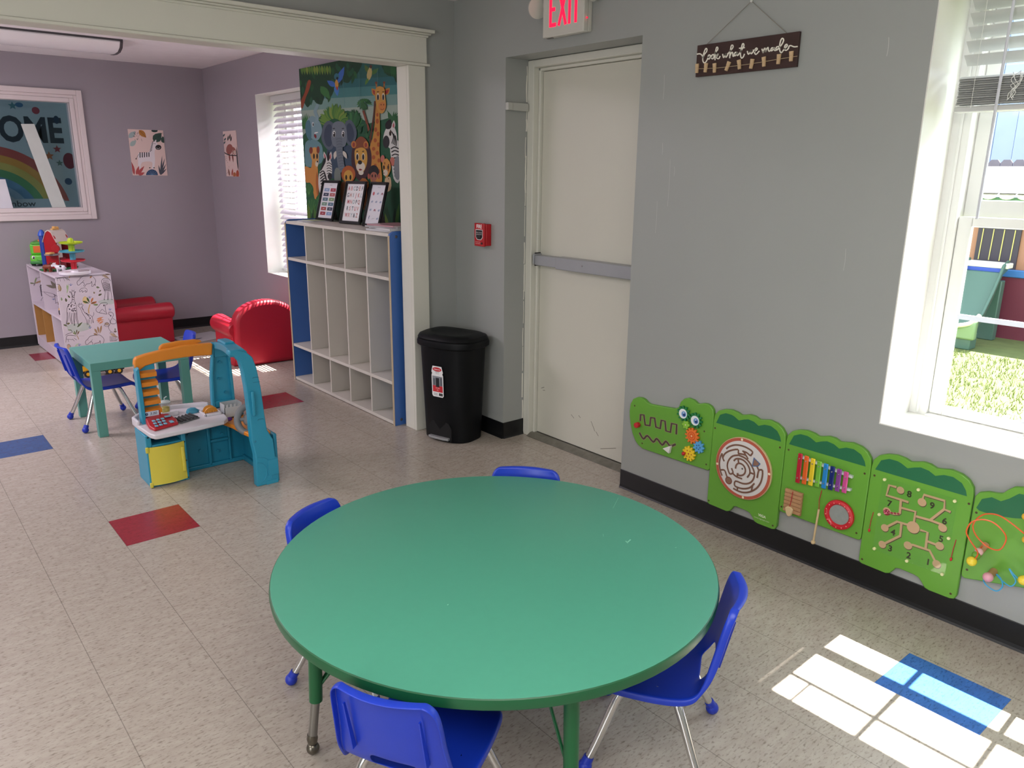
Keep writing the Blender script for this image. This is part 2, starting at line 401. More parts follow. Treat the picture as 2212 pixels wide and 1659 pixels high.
# papers on the glass
p = thing('paper_strip', 'long white paper strip taped upright on the interior window glass', 'paper', FY(.665, YB+.055, 1.20))
MB().prism([(.045, .0), (.155, .0), (-.0, .70), (-.10, .695)], 0, .0015).build('strip_sheet', mat('paper_grey', '#c9cfca', .6), p)
p = thing('paper_sheet', 'white paper sheet taped low on the left of the interior window glass', 'paper', FY(.18, YB+.055, 1.20))
MB().prism([(-.02, 0), (.235, 0), (.21, .24), (-.02, .24)], 0, .0015).build('sheet', mat('paper_white', '#d9d9e0', .6), p)

# right window (window_1)
def double_hung(root, wd, ht, cols, glass=True, upper_low=None):
    """local: a right, b up, c into the room; outer frame back plane c=-.36"""
    f = MB()
    c0, c1 = -.335, -.235
    f.box(0, .066, 0, ht, c0, c1); f.box(wd-.066, wd, 0, ht, c0, c1); f.box(.066, wd-.066, ht-.05, ht, c0, c1); f.box(.066, wd-.066, 0, .012, c0, c1+.012)
    f.box(.03, .04, 0.01, ht-.01, c1, c1+.006)
    f.build('window_frame', whitep, root, bevel=.003)
    for nm, (b0, b1, cc) in {'lower_sash': (.014, .745, -.262), 'upper_sash': (.74, ht-.05, -.297)}.items():
        s_ = MB(); a0, a1 = .068, wd-.068; d = .014
        rb, rt = (.034, .036) if nm == 'lower_sash' else (.062, .036)
        s_.box(a0, a0+.046, b0, b1, cc-d, cc+d); s_.box(a1-.046, a1, b0, b1, cc-d, cc+d)
        s_.box(a0+.046, a1-.046, b0, b0+rb, cc-d, cc+d-.001); s_.box(a0+.046, a1-.046, b1-rt, b1, cc-d, cc+d-.001)
        so = s_.build(nm, whitep, root, bevel=.004)
        g0, g1, h0, h1 = a0+.046, a1-.046, b0+rb, b1-rt
        mu = MB(); mid = (h0+h1)/2 + (.01 if nm == 'lower_sash' else 0)
        mu.box(g0, g1, mid-.009, mid+.009, cc-.004, cc+.004)
        for k in range(1, cols): x = g0+(g1-g0)*k/cols; mu.box(x-.009, x+.009, h0, mid-.009, cc-.004, cc+.004); mu.box(x-.009, x+.009, mid+.009, h1, cc-.004, cc+.004)
        mu.build('muntin', mat('muntin_white', '#d4d9e6', .4), so)
        MB().box(g0, g1, h0, h1, cc-.007, cc-.005).build('window_glass', glassmat('clear_glass', (.97, .98, .98), .02), so)
    lk = MB(); lk.box(wd*.42-.04, wd*.42+.04, .012, .022, c1-.005, c1+.012); lk.build('sash_latch', steel, root, bevel=.002)
wn = thing('window_1', 'white double hung window in a deep recess on the right wall', 'window', RW(-2.406, .658), kind='structure')
double_hung(wn, 1.034, 1.492, 3)
r = MB(); r.box(0, .004, 0, 1.492, -.36, 0); r.box(1.030, 1.034, 0, 1.492, -.36, 0); r.box(0, 1.034, 0, .004, -.36, .001); r.box(0, 1.034, 1.488, 1.492, -.36, 0)
r.build('window_recess_lining', mat('recess_white_paint', '#e3e2dc', .3, var=.02, bump=.1, bscale=40), wn)
wn4 = thing('added_light_window', 'added white double hung window out of view on the right wall, letting in light', 'window', RW(-4.366, .658), kind='structure')  # unseen window added to bring sun and sky light into the room
double_hung(wn4, 1.034, 1.492, 3)
# back room window
wn2 = thing('window_2', 'white window in a deep recess on the back room wall', 'window', RW(3.115, .652), kind='structure')
double_hung(wn2, 1.035, 1.50, 3)
r = MB(); r.box(0, .004, 0, 1.5, -.36, 0); r.box(1.031, 1.035, 0, 1.5, -.36, 0); r.box(0, 1.035, 0, .004, -.36, .001); r.box(0, 1.035, 1.496, 1.5, -.36, 0)
r.build('window_recess_lining', mat('recess_white_paint', '#e3e2dc'), wn2)

# ---- door recess and door_1
d = thing('door_1', 'flat cream exit door in a steel frame set back in the wall', 'door', RW(-.222, 0, 2.27), kind='structure')
W_ = .943
f = MB()
def fr_side(a0, a1, b0, b1):
    f.box(a0, a1, b0, b1, -.085, 0)
fr_side(0, .050, 0, 2.12); fr_side(W_-.05, W_, 0, 2.12); fr_side(.05, W_-.05, 2.082, 2.12)
f.box(.05, .066, 0, 2.082, -.085, -.035); f.box(W_-.066, W_-.05, 0, 2.082, -.085, -.035); f.box(.05, W_-.05, 2.066, 2.082, -.085, -.035)
f.build('door_frame', cream, d, bevel=.004)
MB().box(.068, W_-.068, .022, 2.064, -.08, -.055).build('door_panel', doorm, d, bevel=.002)
th = MB(); th.prism([(-.11, 0), (-.085, .018), (-.02, .02), (.012, .004), (.012, 0)], .05, W_-.05, Matrix(((0, 0, 1, 0), (0, 1, 0, 0), (1, 0, 0, 0), (0, 0, 0, 1))))
th.build('threshold', mat('worn_aluminium', '#8b8880', .45, .7, var=.35, scale=30), d)
pb = MB(); pb.box(.072, .082, 1.035, 1.095, -.055, .008); pb.box(.082, .262, 1.032, 1.088, -.055, .0); pb.box(.262, .85, 1.026, 1.092, -.055, .008)
pbo = pb.build('push_bar', mat('push_bar_gray', '#9fa1a5', .4, .15), d, bevel=.004)
MB().box(.066, .073, 1.025, 1.10, -.055, -.012).build('end_cap', blackb, pbo, bevel=.002)
MB().tube([(.47, 1.062, .006), (.47, 1.062, .0095)], .005, 10).build('bar_lock', steel, pbo)
sc = Art(c0=-.0545)
for x, y, l, q in ((.10, .30, .03, .4), (.115, .29, .02, .2), (.36, .20, .03, -.6), (.42, .21, .02, -.6), (.52, .20, .06, -1), (.56, .15, .03, -.8), (.6, .06, .12, .3)):
    sc.stroke([(x, y), (x+l*math.cos(q), y+l*math.sin(q))], .004, '#8d897c', 0)
sc.build('scuff_mark', d)
pe = Art(c0=.0004); random.seed(5)
zz = .10
while zz < 2.05:
    l_ = random.uniform(.04, .16); x_ = .149+random.uniform(-.003, .002); pe.stroke([(x_, zz), (x_+random.uniform(-.003, .003), zz+l_*.5), (x_, zz+l_)], random.uniform(.004, .010), '#e8e6dc', 3); zz += l_*random.uniform(.7, 1.3)
pe.build('paint_edge', d).matrix_local = RW(-.222, 0, 2.27).inverted() @ frame((2.115, -.2221, 0), (1, 0, 0), (0, 0, 1))
wsx = Art(c0=.0004)
for y_, z_, l_, w_ in ((-1.30, 1.85, .10, .0016), (-1.312, 1.62, .05, .0014), (-1.36, 1.40, .20, .0012), (-1.385, 1.53, .04, .0012), (-1.30, 1.28, .14, .0012), (-2.26, 1.93, .06, .002), (-2.20, 1.2, .08, .0012)):
    wsx.stroke([(-y_, z_), (-y_+.002, z_+l_*.5), (-y_-.001, z_+l_)], w_, '#c2c4c0', 3)
setp(wsx.build('wall_scratch', M=RW(0, 0)), kind='structure')
br = thing('wall_bracket', 'small white painted metal bracket at the left edge of the door recess', 'bracket', RW(-.228, 1.88))
b_ = MB(); b_.box(.0, .012, -.02, .02, -.15, -.0); b_.box(-.004, .02, -.019, .019, -.03, .0015); b_.build('bracket_plate', mat('bracket_white', '#b9bab4', .5, .1), br, bevel=.002)
h_ = MB()
for zz in (-.010, -.022): h_.tube([(.009, 0, zz), (.0135, 0, zz)], .003, 8, Matrix.Translation((0, 0, 0)))
h_.build('screw_hole', blackb, br)

# ------------------------------------------------------------------ wall things in the main room
# hanging sign
sg = thing('hanging_sign', 'dark wood sign with white script lettering and a row of small clothespins', 'sign', RW(-1.475, 1.925, XW))
SW, SH = .457, .121
woodd = mat('dark_walnut', '#3a231f', .55, var=.45, scale=14)
MB().box(0, SW, 0, SH, .001, .014).build('sign_board', woodd, sg, bevel=.001)
def sgm(p):
    x, y = p; tp = 780+(x-232)*(570-780)/1723; bt = 1310+(x-218)*(1170-1310)/1677; t_ = (y-tp)/(bt-tp)
    l = 232-14*t_; r = 1955-60*t_; return ((x-l)/(r-l)*SW, (1-t_)*SH)
a = Art(c0=.0145, T=sgm)
for st in [[(228,925),(290,920),(330,950),(345,990)], [(345,990),(370,930),(410,880),(412,838),(390,835),(365,890),(345,970),(348,1040),(378,1072),(415,1040),(440,985)],
 [(440,990),(445,950),(470,940),(480,970),(465,1005),(440,1000),(440,970)], [(472,950),(505,958)], [(505,985),(510,945),(535,935),(548,960),(535,1000),(508,1000),(503,970)],
 [(545,950),(575,900),(612,850),(610,815),(588,820),(572,900),(565,960),(570,1030)], [(570,980),(600,945),(622,925),(605,960),(585,975),(610,1000),(640,1000),(660,960)],
 [(700,925),(712,970),(722,985),(745,950),(750,920),(752,965),(765,980),(790,940),(792,910)], [(792,930),(830,880),(878,820),(875,782),(850,790),(835,870),(828,940),(828,1000)], [(830,965),(850,915),(872,900),(880,930),(885,968),(905,958)],
 [(945,905),(920,905),(905,940),(920,960),(945,930),(952,900),(952,945),(970,960)], [(970,955),(1020,880),(1065,800),(1060,760),(1040,770),(1022,850),(1012,940),(1030,1000),(1060,980),(1080,930)], [(985,835),(1085,825)],
 [(1125,880),(1135,925),(1150,935),(1175,900),(1178,870),(1182,915),(1195,930),(1225,890),(1225,860)], [(1225,900),(1265,880),(1290,855),(1275,835),(1250,870),(1250,925),(1275,940),(1325,885)],
 [(1365,850),(1380,900),(1385,915),(1395,870),(1415,840),(1425,880),(1428,905),(1440,860),(1465,830),(1470,870),(1480,895),(1510,880)], [(1550,840),(1525,840),(1510,870),(1522,890),(1545,865),(1560,835),(1562,875),(1582,890)],
 [(1582,890),(1640,840),(1690,770),(1710,710),(1690,682),(1665,720),(1648,800),(1648,880),(1668,925),(1695,905)], [(1640,820),(1605,825),(1590,855),(1605,878),(1645,840)],
 [(1695,900),(1735,850),(1765,810),(1755,785),(1730,810),(1725,865),(1745,890),(1780,860),(1795,820),(1820,810),(1870,832),(1925,828)]]:
    a.stroke(st, 21, '#f0ebdc', 5)
a.build('lettering', sg)
tw = MB(); tw.tube([(*sgm(q), .017) for q in ((228,1170),(420,1168),(620,1162),(840,1142),(1100,1115),(1350,1080),(1600,1040),(1922,993))], .0011, 6)
tw.build('twine', mat('twine_tan', '#b7a283', .8), sg)
for x, y, r_ in ((255,1165,0),(415,1155,-5),(575,1160,3),(805,1135,-22),(1003,1110,10),(1210,1103,-9),(1408,1072,6),(1640,1035,-2),(1832,992,2)):
    cx, cy = sgm((x, y)); M = Matrix.Translation((cx, cy, .016)) @ Matrix.Rotation(math.radians(r_), 4, 'Z')
    q = MB(); q.prism([(-.0062,-.0175),(.0062,-.0175),(.0078,.0175),(-.0078,.0175)], 0, .004, M); q.prism([(-.0055,-.0165),(.0055,-.0165),(.0055,-.002),(-.0055,-.002)], .004, .0065, M); q.prism([(-.006,.002),(.006,.002),(.0075,.017),(-.0075,.017)], .004, .0065, M)
    q.build('clothespin', mat('pin_wood', '#cdb089', .6, var=.15, scale=80), sg)
rp = MB(); rp.tube([(*sgm((405,755)), .012), (.235, .254, .006), (*sgm((1745,590)), .012)], .0014, 6)
rp.build('hanging_cord', mat('cord_grey', '#8f8a80', .8), sg)
MB().ball((.235, .255, .006), .006, n=10).build('wall_pin', mat('pin_clear', '#dcdcd8', .2), sg)

# exit sign
ex = thing('exit_sign', 'white emergency exit sign with glowing red letters and two lamp heads above the door recess', 'sign', RW(-.571, 2.172))
exw = mat('exit_housing_plastic', '#c9c8bf', .45)
MB().box(0, .282, 0, .20, 0, .028).build('back_housing', exw, ex, bevel=.006)
MB().box(.004, .285, -.004, .205, .029, .060).build('face_plate', exw, ex, bevel=.005)
a = Art(c0=.0605)
# EXIT letters as bars
def bar(p, w_): a.poly(p, '#ff1238')
E_ = .185
def letter(x, wd, h0, h1, segs):
    for s_ in segs: a.stroke([(x+s_[0]*wd, h0+s_[1]*(h1-h0)), (x+s_[2]*wd, h0+s_[3]*(h1-h0))], .017, '#ff1238', 0)
H0, H1 = .040, .192
letter(.060, .040, H0, H1, [(0, 0, 0, 1), (0, .05, 1, .05), (0, .5, .8, .5), (0, .95, 1, .95)])
letter(.118, .048, H0, H1, [(0, 0, 1, 1), (0, 1, 1, 0)])
letter(.185, .01, H0, H1, [(.5, 0, .5, 1)])
letter(.208, .048, H0, H1, [(.5, 0, .5, 1), (0, .95, 1, .95)])
redE = mat('exit_letter_red', '#ff1238', .5, emit='#ff0a30', estr=1.6)
a.build('lettering', ex, m=redE)
a = Art(c0=-.0); a.text('EXIT', .03, .1, .001, '#888888')
MB().ball((.292, .055, .045), .004, n=10).build('status_light', redE, ex)
MB().box(.02, .06, -.0065, -.004, .035, .05).build('test_button', mat('dark_grey_plastic', '#6a6a66', .5), ex)
for sx_, cx in ((-1, -.045), (1, .335)):
    L_ = MB(); L_.tube([(0 if sx_ < 0 else .285, .15, .03), (cx*.6+.02 if sx_ < 0 else .31, .15, .045)], .014, 12)
    lo = L_.build('lamp_arm', exw, ex)
    Mh = Matrix.Translation((cx, .14 if sx_ < 0 else .165, .055)) @ Matrix.Rotation(-sx_*1.25, 4, 'Y') @ Matrix.Rotation(.2, 4, 'X')
    MB().lathe([(.008, -.042), (.034, -.028), (.045, -.006), (.049, .004), (.049, .013), (.040, .015)], 24, Mh).build('lamp_head', exw, lo)
gb = MB(); gb.tube([(.285, .195, .03), (.33, .19, .04), (.335, .165, .045)], .006, 8); gb.build('lamp_bracket', exw, ex)

# fire alarm pull station
fa = thing('fire_alarm', 'red fire alarm pull station beside the black trash can', 'fire alarm', RW(-.012, 1.128))
redF = mat('alarm_red', '#b3141f', .35)
MB().box(0, .092, .004, .126, 0, .038).build('alarm_housing', redF, fa, bevel=.003)
MB().box(-.003, .088, 0, .130, .038, .050).build('front_plate', redF, fa, bevel=.003)
a = Art(c0=.0504)
a.text('FIRE', .0425, .102, .020, '#f2f2f2', bold=.02, wsc=.95)
a.poly([(.010,.095),(.075,.095),(.075,.050),(.060,.036),(.025,.036),(.010,.050)], '#e8e8e8'); a.poly([(.013,.092),(.072,.092),(.072,.052),(.058,.039),(.027,.039),(.013,.052)], '#161316')
a.text('PULL DOWN', .0425, .074, .006, '#d8d8d8'); a.rect(.018, .067, .066, .068, '#cfcfcf')
a.text('IN CASE OF FIRE', .03, .022, .0045, '#e8c8c8'); a.text('PULL HANDLE', .03, .013, .0045, '#e8c8c8')
a.build('lettering', fa)
MB().box(.022, .063, .048, .064, .050, .058).build('pull_handle', mat('black_plastic', '#1b1b1e', .4), fa, bevel=.002)
MB().tube([(.068, .018, .05), (.068, .018, .0535)], .006, 12).build('key_lock', mat('black_plastic', '#1b1b1e', .4), fa)

# crocodile wall panels
gG = mat('panel_green', '#66a338', .38, var=.03)
DG = '#1f6b45'; HOLE = '#4b3a22'; PW = '#caa582'
A_ = homog([(105,250),(1000,900),(1100,250),(1770,1540)], [(1.218,.419),(1.703,.266),(1.725,.543),(2.063,.122)])
Bq = homog([(410,430),(370,785),(955,645),(930,905)], [(2.133,.470),(2.134,.342),(2.325,.452),(2.328,.364)])
Cq = homog([(315,320),(1050,570),(935,1250),(210,1050)], [(2.457,.470),(2.714,.459),(2.715,.199),(2.457,.173)])
def loc(Hm, a0, b0=.098): return lambda p: (Hm(p)[0]-a0, Hm(p)[1]-b0)
TOP = [(0,.395),(.004,.425),(.022,.447),(.05,.460),(.085,.466),(.115,.462),(.134,.455),(.15,.459),(.175,.467),(.20,.466),(.222,.457),(.24,.460),(.27,.467),(.305,.461),(.33,.447),(.347,.425),(.351,.395)]
LEGS = [(.351,.02),(.345,.005),(.33,0),(.262,.0),(.247,.004),(.235,.02),(.221,.034),(.205,.038),(.153,.040),(.138,.036),(.131,.022),(.12,.007),(.105,.001),(.014,.003),(.003,.008),(0,.02)]
FLAT = [(.351,.105),(.346,.094),(.336,.092),(.015,.092),(.005,.094),(0,.105)]
DARK = [(.015,.39),(.032,.431),(.06,.445),(.09,.445),(.104,.441),(.128,.429),(.15,.439),(.172,.446),(.20,.442),(.223,.430),(.25,.442),(.28,.444),(.31,.431),(.326,.409),(.332,.390)]
TH = .018; F_ = TH+.0004
def panel(a0, label, outline, dark=None, holes=()):
    t = thing('activity_panel', label, 'wall panel', RW(-a0, .098), 'green crocodile activity panels along the wall')
    MB().prism(outline, .0, TH).build('panel_board', gG, t, bevel=.003)
    a = Art(c0=F_)
    if dark: a.poly(dark, DG)
    for x, y in holes:
        h_ = Art(c0=F_+.0001); h_.ell(x, y, .0042, .0042, HOLE, n=12); h_.build('screw_hole', t)
    return t, a
# head
hd = [(0,.321),(.004,.36),(.02,.388),(.045,.402),(.07,.405),(.088,.401),(.105,.390),(.125,.385),(.20,.392),(.275,.400),(.293,.412),(.303,.440),(.32,.458),(.341,.466),(.371,.463),(.390,.453),(.402,.452),(.425,.461),(.446,.463),(.466,.456),(.479,.442),(.484,.42),(.485,.36),(.485,.168),(.477,.159),(.40,.157),(.20,.154),(.095,.153),(.070,.162),(.048,.179),(.025,.215),(.011,.256),(.003,.29)]
t, a = panel(1.2165, 'green crocodile head wall panel with gear eyes and two zigzag grooves', hd, None, ((.032,.356),(.092,.180),(.443,.335),(.467,.185)))
Tm = loc(A_, 1.2165)
def trk(pts, w_=.0108, sm=0):
    P = [Tm(p) for p in pts]; a.stroke(P, w_+.004, '#a98d76', sm); a.stroke(P, w_, '#4c4038', sm)
trk([(225,360),(228,290),(265,292),(280,405),(332,412),(342,322),(385,328),(400,428),(448,445),(460,352),(502,362),(512,470),(562,486),(575,388),(632,400),(628,510)])
trk([(215,490),(260,560),(305,525),(370,595),(410,558),(470,628),(512,588),(560,640),(622,620)], .0100, 3)
a.build('groove_print', t)
MB().tube([(.063, .268, TH), (.063, .268, TH+.022)], .0135, 20).build('red_slider', plastic('toy_red', '#c5202b', .3), t, bevel=.003)
MB().prism([(.229,.196),(.274,.222),(.268,.181)], TH, TH+.018).build('tooth_slider', plastic('toy_white', '#e9e7e2', .35), t, bevel=.003)
def gear(mb, cx, cy, r, n, c0, c1, depth=.24):
    pts = []
    for i in range(n):
        for k, (f, rr) in enumerate(((-.36, 1-depth), (-.2, 1), (.2, 1), (.36, 1-depth))):
            q = 2*PI*(i+f)/n; pts.append((cx+r*rr*math.cos(q), cy+r*rr*math.sin(q)))
    mb.prism(pts, c0, c1)
for gx, gy, r_, n_, c_, nm in ((.330,.392,.036,11,'#1d7a44','eye_gear'),(.398,.376,.036,11,'#1d7a44','eye_gear'),(.348,.343,.021,6,'#8cc63f','gear'),(.386,.300,.038,12,'#ea7a2e','gear'),(.426,.258,.030,9,'#5ba9de','gear'),(.376,.212,.036,11,'#f2cf2e','gear')):
    g = MB(); gear(g, gx, gy, r_, n_, TH+.002, TH+.013, .28); go = g.build(nm, plastic('gear_'+c_[1:], c_, .35), t, bevel=.0015)
    e = Art(c0=TH+.0135)
    if nm == 'eye_gear':
        e.ell(gx, gy, .0225, .0225, '#e9eef0'); e.ell(gx+.005, gy-.001, .0135, .0135, '#6f9bd0'); e.ell(gx+.007, gy-.003, .0075, .0075, '#1c3d78'); e.ell(gx+.004, gy+.004, .003, .003, '#dfe9f5')
    elif c_ == '#ea7a2e': e.ell(gx, gy, .020, .020, '#c93a22'); e.ell(gx, gy, .017, .017, '#ea7a2e'); e.ell(gx, gy, .011, .011, '#c93a22'); e.ell(gx, gy, .008, .008, '#ea7a2e'); e.ell(gx, gy, .003, .003, '#e8d9c0')
    elif c_ == '#f2cf2e':
        for i in range(6): q = 2*PI*i/6; e.ell(gx+.016*math.cos(q), gy+.016*math.sin(q), .003, .003, '#b5532c')
        e.ell(gx, gy, .004, .004, '#b5532c')
    elif c_ == '#5ba9de':
        for i in range(5): q = 2*PI*i/5; e.ell(gx+.010*math.cos(q), gy+.010*math.sin(q), .0035, .0035, '#2f5f98')
    else: e.ell(gx, gy, .003, .003, '#e8e0c0')
    e.build('gear_face', go)
MB().ball((.352, .207, TH+.018), .009, n=12).build('red_knob', plastic('toy_red', '#c5202b', .3), t)
# maze disc
t, a = panel(1.7025, 'green wall panel with a round white maze disc ringed in red', TOP+LEGS, DARK, ((.012,.365),(.330,.365),(.010,.020),(.335,.018)))
a.build('scale_print', t)
a = Art(c0=F_); a.text('VIGA', .281, .037, .011, '#e6efd8', bold=.03); a.text('www.vigatoys.com', .281, .024, .006, '#d5e4c0', wsc=1.1); a.build('lettering', t)
MB().tube([(.174, .227, TH), (.174, .227, TH+.012)], .137, 64).build('maze_disc', mat('birch_wood', '#d6bd91', .5, var=.12, scale=30), t, bevel=.002)
a = Art(c0=TH+.0125); a.ell(.174, .227, .1345, .1345, '#b85b46', n=64); a.ell(.174, .227, .1215, .1215, '#d8d6d3', n=64)
Tm = loc(A_, 1.7025)
mz = [[(1205,665),(1240,640),(1300,622),(1370,628),(1440,655),(1500,700),(1475,745)], [(1385,690),(1430,705),(1475,742)], [(1160,715),(1165,760),(1183,805)], [(1165,770),(1190,720),(1250,685),(1335,672),(1340,715)],
 [(1335,715),(1420,735),(1450,780)], [(1400,695),(1425,735)], [(1160,715),(1140,760),(1130,830),(1138,900),(1160,965)], [(1142,900),(1188,905),(1212,970),(1235,1010)],
 [(1345,735),(1280,745),(1235,790),(1218,850),(1230,910),(1250,945),(1282,930),(1265,880)], [(1275,935),(1320,975),(1385,1000)],
 [(1345,735),(1420,770),(1475,830),(1515,910),(1520,970),(1495,1025),(1450,1052),(1390,1052),(1312,1025),(1300,1072),(1340,1097),(1400,1110),(1470,1098),(1522,1050)],
 [(1290,800),(1320,775),(1380,782),(1430,820),(1465,880),(1470,940),(1440,985)], [(1470,930),(1515,945)], [(1340,780),(1345,820)], [(1310,885),(1320,845),(1350,825),(1395,845),(1420,890),(1415,935),(1385,960),(1345,960),(1335,935)],
 [(1612,900),(1612,960),(1592,1040),(1545,1105),(1470,1145),(1400,1152),(1340,1135),(1285,1105)], [(1330,1130),(1335,1090)], [(1490,1135),(1500,1075)], [(1612,900),(1572,905),(1552,990)], [(1572,905),(1548,850),(1545,810)], [(1335,935),(1330,975)]]
for s_ in mz: a.stroke([Tm(p) for p in s_], .0078, '#7a5848', 3)
a.poly([Tm(p) for p in ((1515,758),(1592,832),(1565,862),(1493,862))], '#4a6c9a'); a.poly([Tm(p) for p in ((1522,775),(1578,832),(1558,852),(1505,852))], '#8d6a58')
a.ell(*Tm((1233,1018)), .0175, .0175, '#7c4538'); a.ell(*Tm((1233,1018)), .0135, .0135, '#8d6a58'); a.ell(.174, .227, .004, .004, '#4b4540')
for q in range(4): a.ell(.174+.128*math.cos(q*PI/2+.12), .227+.128*math.sin(q*PI/2+.12), .0055, .0055, '#f2e2c2')
a.build('maze_print', t)
# music panel
t, a = panel(2.0555, 'green wall panel with rainbow xylophone bars, mallet and round red drum', TOP+FLAT, DARK, ((.016,.366),(.332,.362),(.332,.118),(.012,.115)))
a.build('scale_print', t)
for b0_, st_ in ((.352, -.0025), (.262, .0022)):
    sp_ = MB(); u0 = 2.133-2.0555-.012; u1 = u0+.0275*7+.034; sp_.prism([(u0, b0_), (u1, b0_+st_*8), (u1, b0_+st_*8+.010), (u0, b0_+.010)], TH, TH+.0118)
    sp_.build('xylophone_rail', mat('rail_grey', '#c9d0cc', .5), t)
for i, c_ in enumerate(('#c2283a','#ee6b2d','#f0d331','#7cc444','#2c8fd8','#1e2f78','#8a4a9c','#d9589c')):
    cx = 2.133+i*.0275-2.0555; z1 = .470-.0026*i-.098; z0 = .344+.0030*i-.098
    q = MB(); q.box(cx-.0095, cx+.0095, z0, z1, TH+.012, TH+.018)
    qo = q.build('xylophone_bar', mat('bar_'+c_[1:], c_, .25, .25), t, bevel=.004)
    for zz in (z0+.022, z1-.022): MB().ball((cx, zz, TH+.019), .0036, n=10).build('bar_screw', chrome, qo)
gx = 2.082-2.0555
q = MB(); q.box(gx, gx+.076, .106, .205, TH, TH+.010)
for i in range(6): q.box(gx, gx+.076, .109+i*.0165, .122+i*.0165, TH+.010, TH+.014)
q.build('wooden_guiro', mat('guiro_wood', '#b58a62', .6, var=.2, scale=40), t, bevel=.0015)
MB().tube([(.063,.203,TH+.016),(.061,.165,TH+.017),(.058,.138,TH+.018)], .0016, 6).build('red_cord', plastic('cord_red', '#b02430', .6), t)
MB().prism([(.040,.128),(.050,.136),(.066,.136),(.076,.128),(.070,.102),(.062,.094),(.052,.096),(.045,.108)], TH+.014, TH+.024).build('scraper', mat('birch_wood', '#d6bd91', .5, var=.12, scale=30), t, bevel=.003)
MB().tube([(.175,.242,TH),(.173,.20,TH+.008),(.178,.165,TH+.010)], .0016, 6).build('red_cord', plastic('cord_red', '#b02430', .6), t)
ml = MB(); ml.tube([(.178,.165,TH+.011),(.172,.025,TH+.012)], .0042, 10); ml.ball((.1715,.020,TH+.012), .009, n=12); ml.build('mallet', mat('birch_wood', '#d6bd91', .5, var=.12, scale=30), t)
dx, dz = .2595, .170
q = MB(); q.lathe([(.040, TH), (.057, TH), (.060, TH+.006), (.058, TH+.014), (.048, TH+.018), (.042, TH+.014), (.039, TH+.007)], 40, Matrix.Translation((dx, dz, 0)))
qo = q.build('drum_ring', plastic('toy_red_gloss', '#c8202c', .25), t)
a = Art(c0=TH+.0188)
for i in range(14): a.ell(dx+.0495*math.cos(2*PI*i/14+.2), dz+.0495*math.sin(2*PI*i/14+.2), .0021, .0021, '#f6a9a0', n=8)
a.build('ring_dots', qo)
MB().tube([(dx, dz, TH+.002), (dx, dz, TH+.0085)], .041, 32).build('drum_skin', mat('mirror_grey', '#a5aeab', .25, .35, var=.12, scale=60), t)
# number maze
t, a0_ = panel(2.4085, 'green wall panel with a numbered sand maze under a clear sheet', TOP+[(x+.003 if x > .3 else x, y) for x, y in LEGS], DARK, ((.016,.366),(.342,.366),(.014,.022),(.335,.020)))
a0_.build('scale_print', t)
a = Art(c0=F_); a.rect(.046, .309, .078, .372, '#67a63a')
Tm = loc(Cq, 2.4085)
pth = [[(445,425),(372,405),(345,505),(490,550),(565,575)], [(490,550),(478,690)], [(492,630),(635,668),(615,800)], [(640,715),(785,755),(905,800)], [(700,560),(720,500),(925,560),(920,645),(985,672)], [(920,645),(785,750)],
 [(330,830),(452,768),(560,800)], [(495,790),(482,910),(310,995)], [(680,850),(755,875),(735,1035)], [(755,965),(875,1010)], [(560,1000),(610,1000),(775,1055),(840,1180)], [(350,665),(420,690),(478,690)]]
for s_ in pth: a.stroke([(Tm(p)[0]+.0018, Tm(p)[1]-.0022) for p in s_], .0098, '#5c4a38', 0)
CIR = [((485,455),.0135),((700,575),.0150),((905,830),.0145),((330,830),.0140),((305,995),.0140),((560,1005),.0150),((875,1010),.0145),((845,1190),.0145),((612,825),.0225),((350,662),.0140)]
for p, r_ in CIR: a.ell(Tm(p)[0]+.0015, Tm(p)[1]-.003, r_, r_, '#5c4a38')
for s_ in pth: a.stroke([Tm(p) for p in s_], .0085, PW, 0)
for p, r_ in CIR: a.ell(*Tm(p), r_, r_, PW)
q0 = Tm((350,670)); a.ell(q0[0], q0[1]-.002, .0125, .0125, '#8a2438')
for i in range(11): a.ell(q0[0]+random.uniform(-.009, .009), q0[1]-.002+random.uniform(-.008, .008), .0022, .0022, '#e07a90', n=8)
for k in range(3): p = Tm((400+k*32, 682+k*4)); a.ell(*p, .005, .0038, '#9c2c44')
for n_, x, y in (('8',.1475,.327),('7',.0835,.268),('9',.229,.311),('6',.277,.269),('4',.112,.163),('3',.1105,.097),('2',.178,.096),('1',.246,.098),('5',.275,.200)): a.text(n_, x, y-.002, .0225, '#35301f', bold=.03)
a.build('maze_print', t)
MB().box(.048, .307, .080, .370, TH+.0012, TH+.0042).build('clear_sheet', glassmat('acrylic', (.98, 1, .98), .04), t)
q = MB()
for x, y in ((.056,.364),(.177,.364),(.299,.362),(.055,.224),(.300,.222),(.055,.084),(.176,.083),(.299,.082)): q.tube([(x, y, TH), (x, y, TH+.008)], .0058, 12)
q.build('sheet_peg', mat('peg_cream', '#e3e3a8', .5), t, bevel=.001)
for x in (.0310, .3225):
    MB().tube([(x, .224, TH), (x-.002, .19, TH+.006), (x-.0035, .160, TH+.006)], .0014, 6).build('red_cord', plastic('cord_red', '#b02430', .6), t)
    MB().ball((x-.0035, .150, TH+.006), .0052, n=10, sc=(.8, 1.5, .8)).build('magnet_pen', plastic('toy_red', '#c5202b', .3), t)
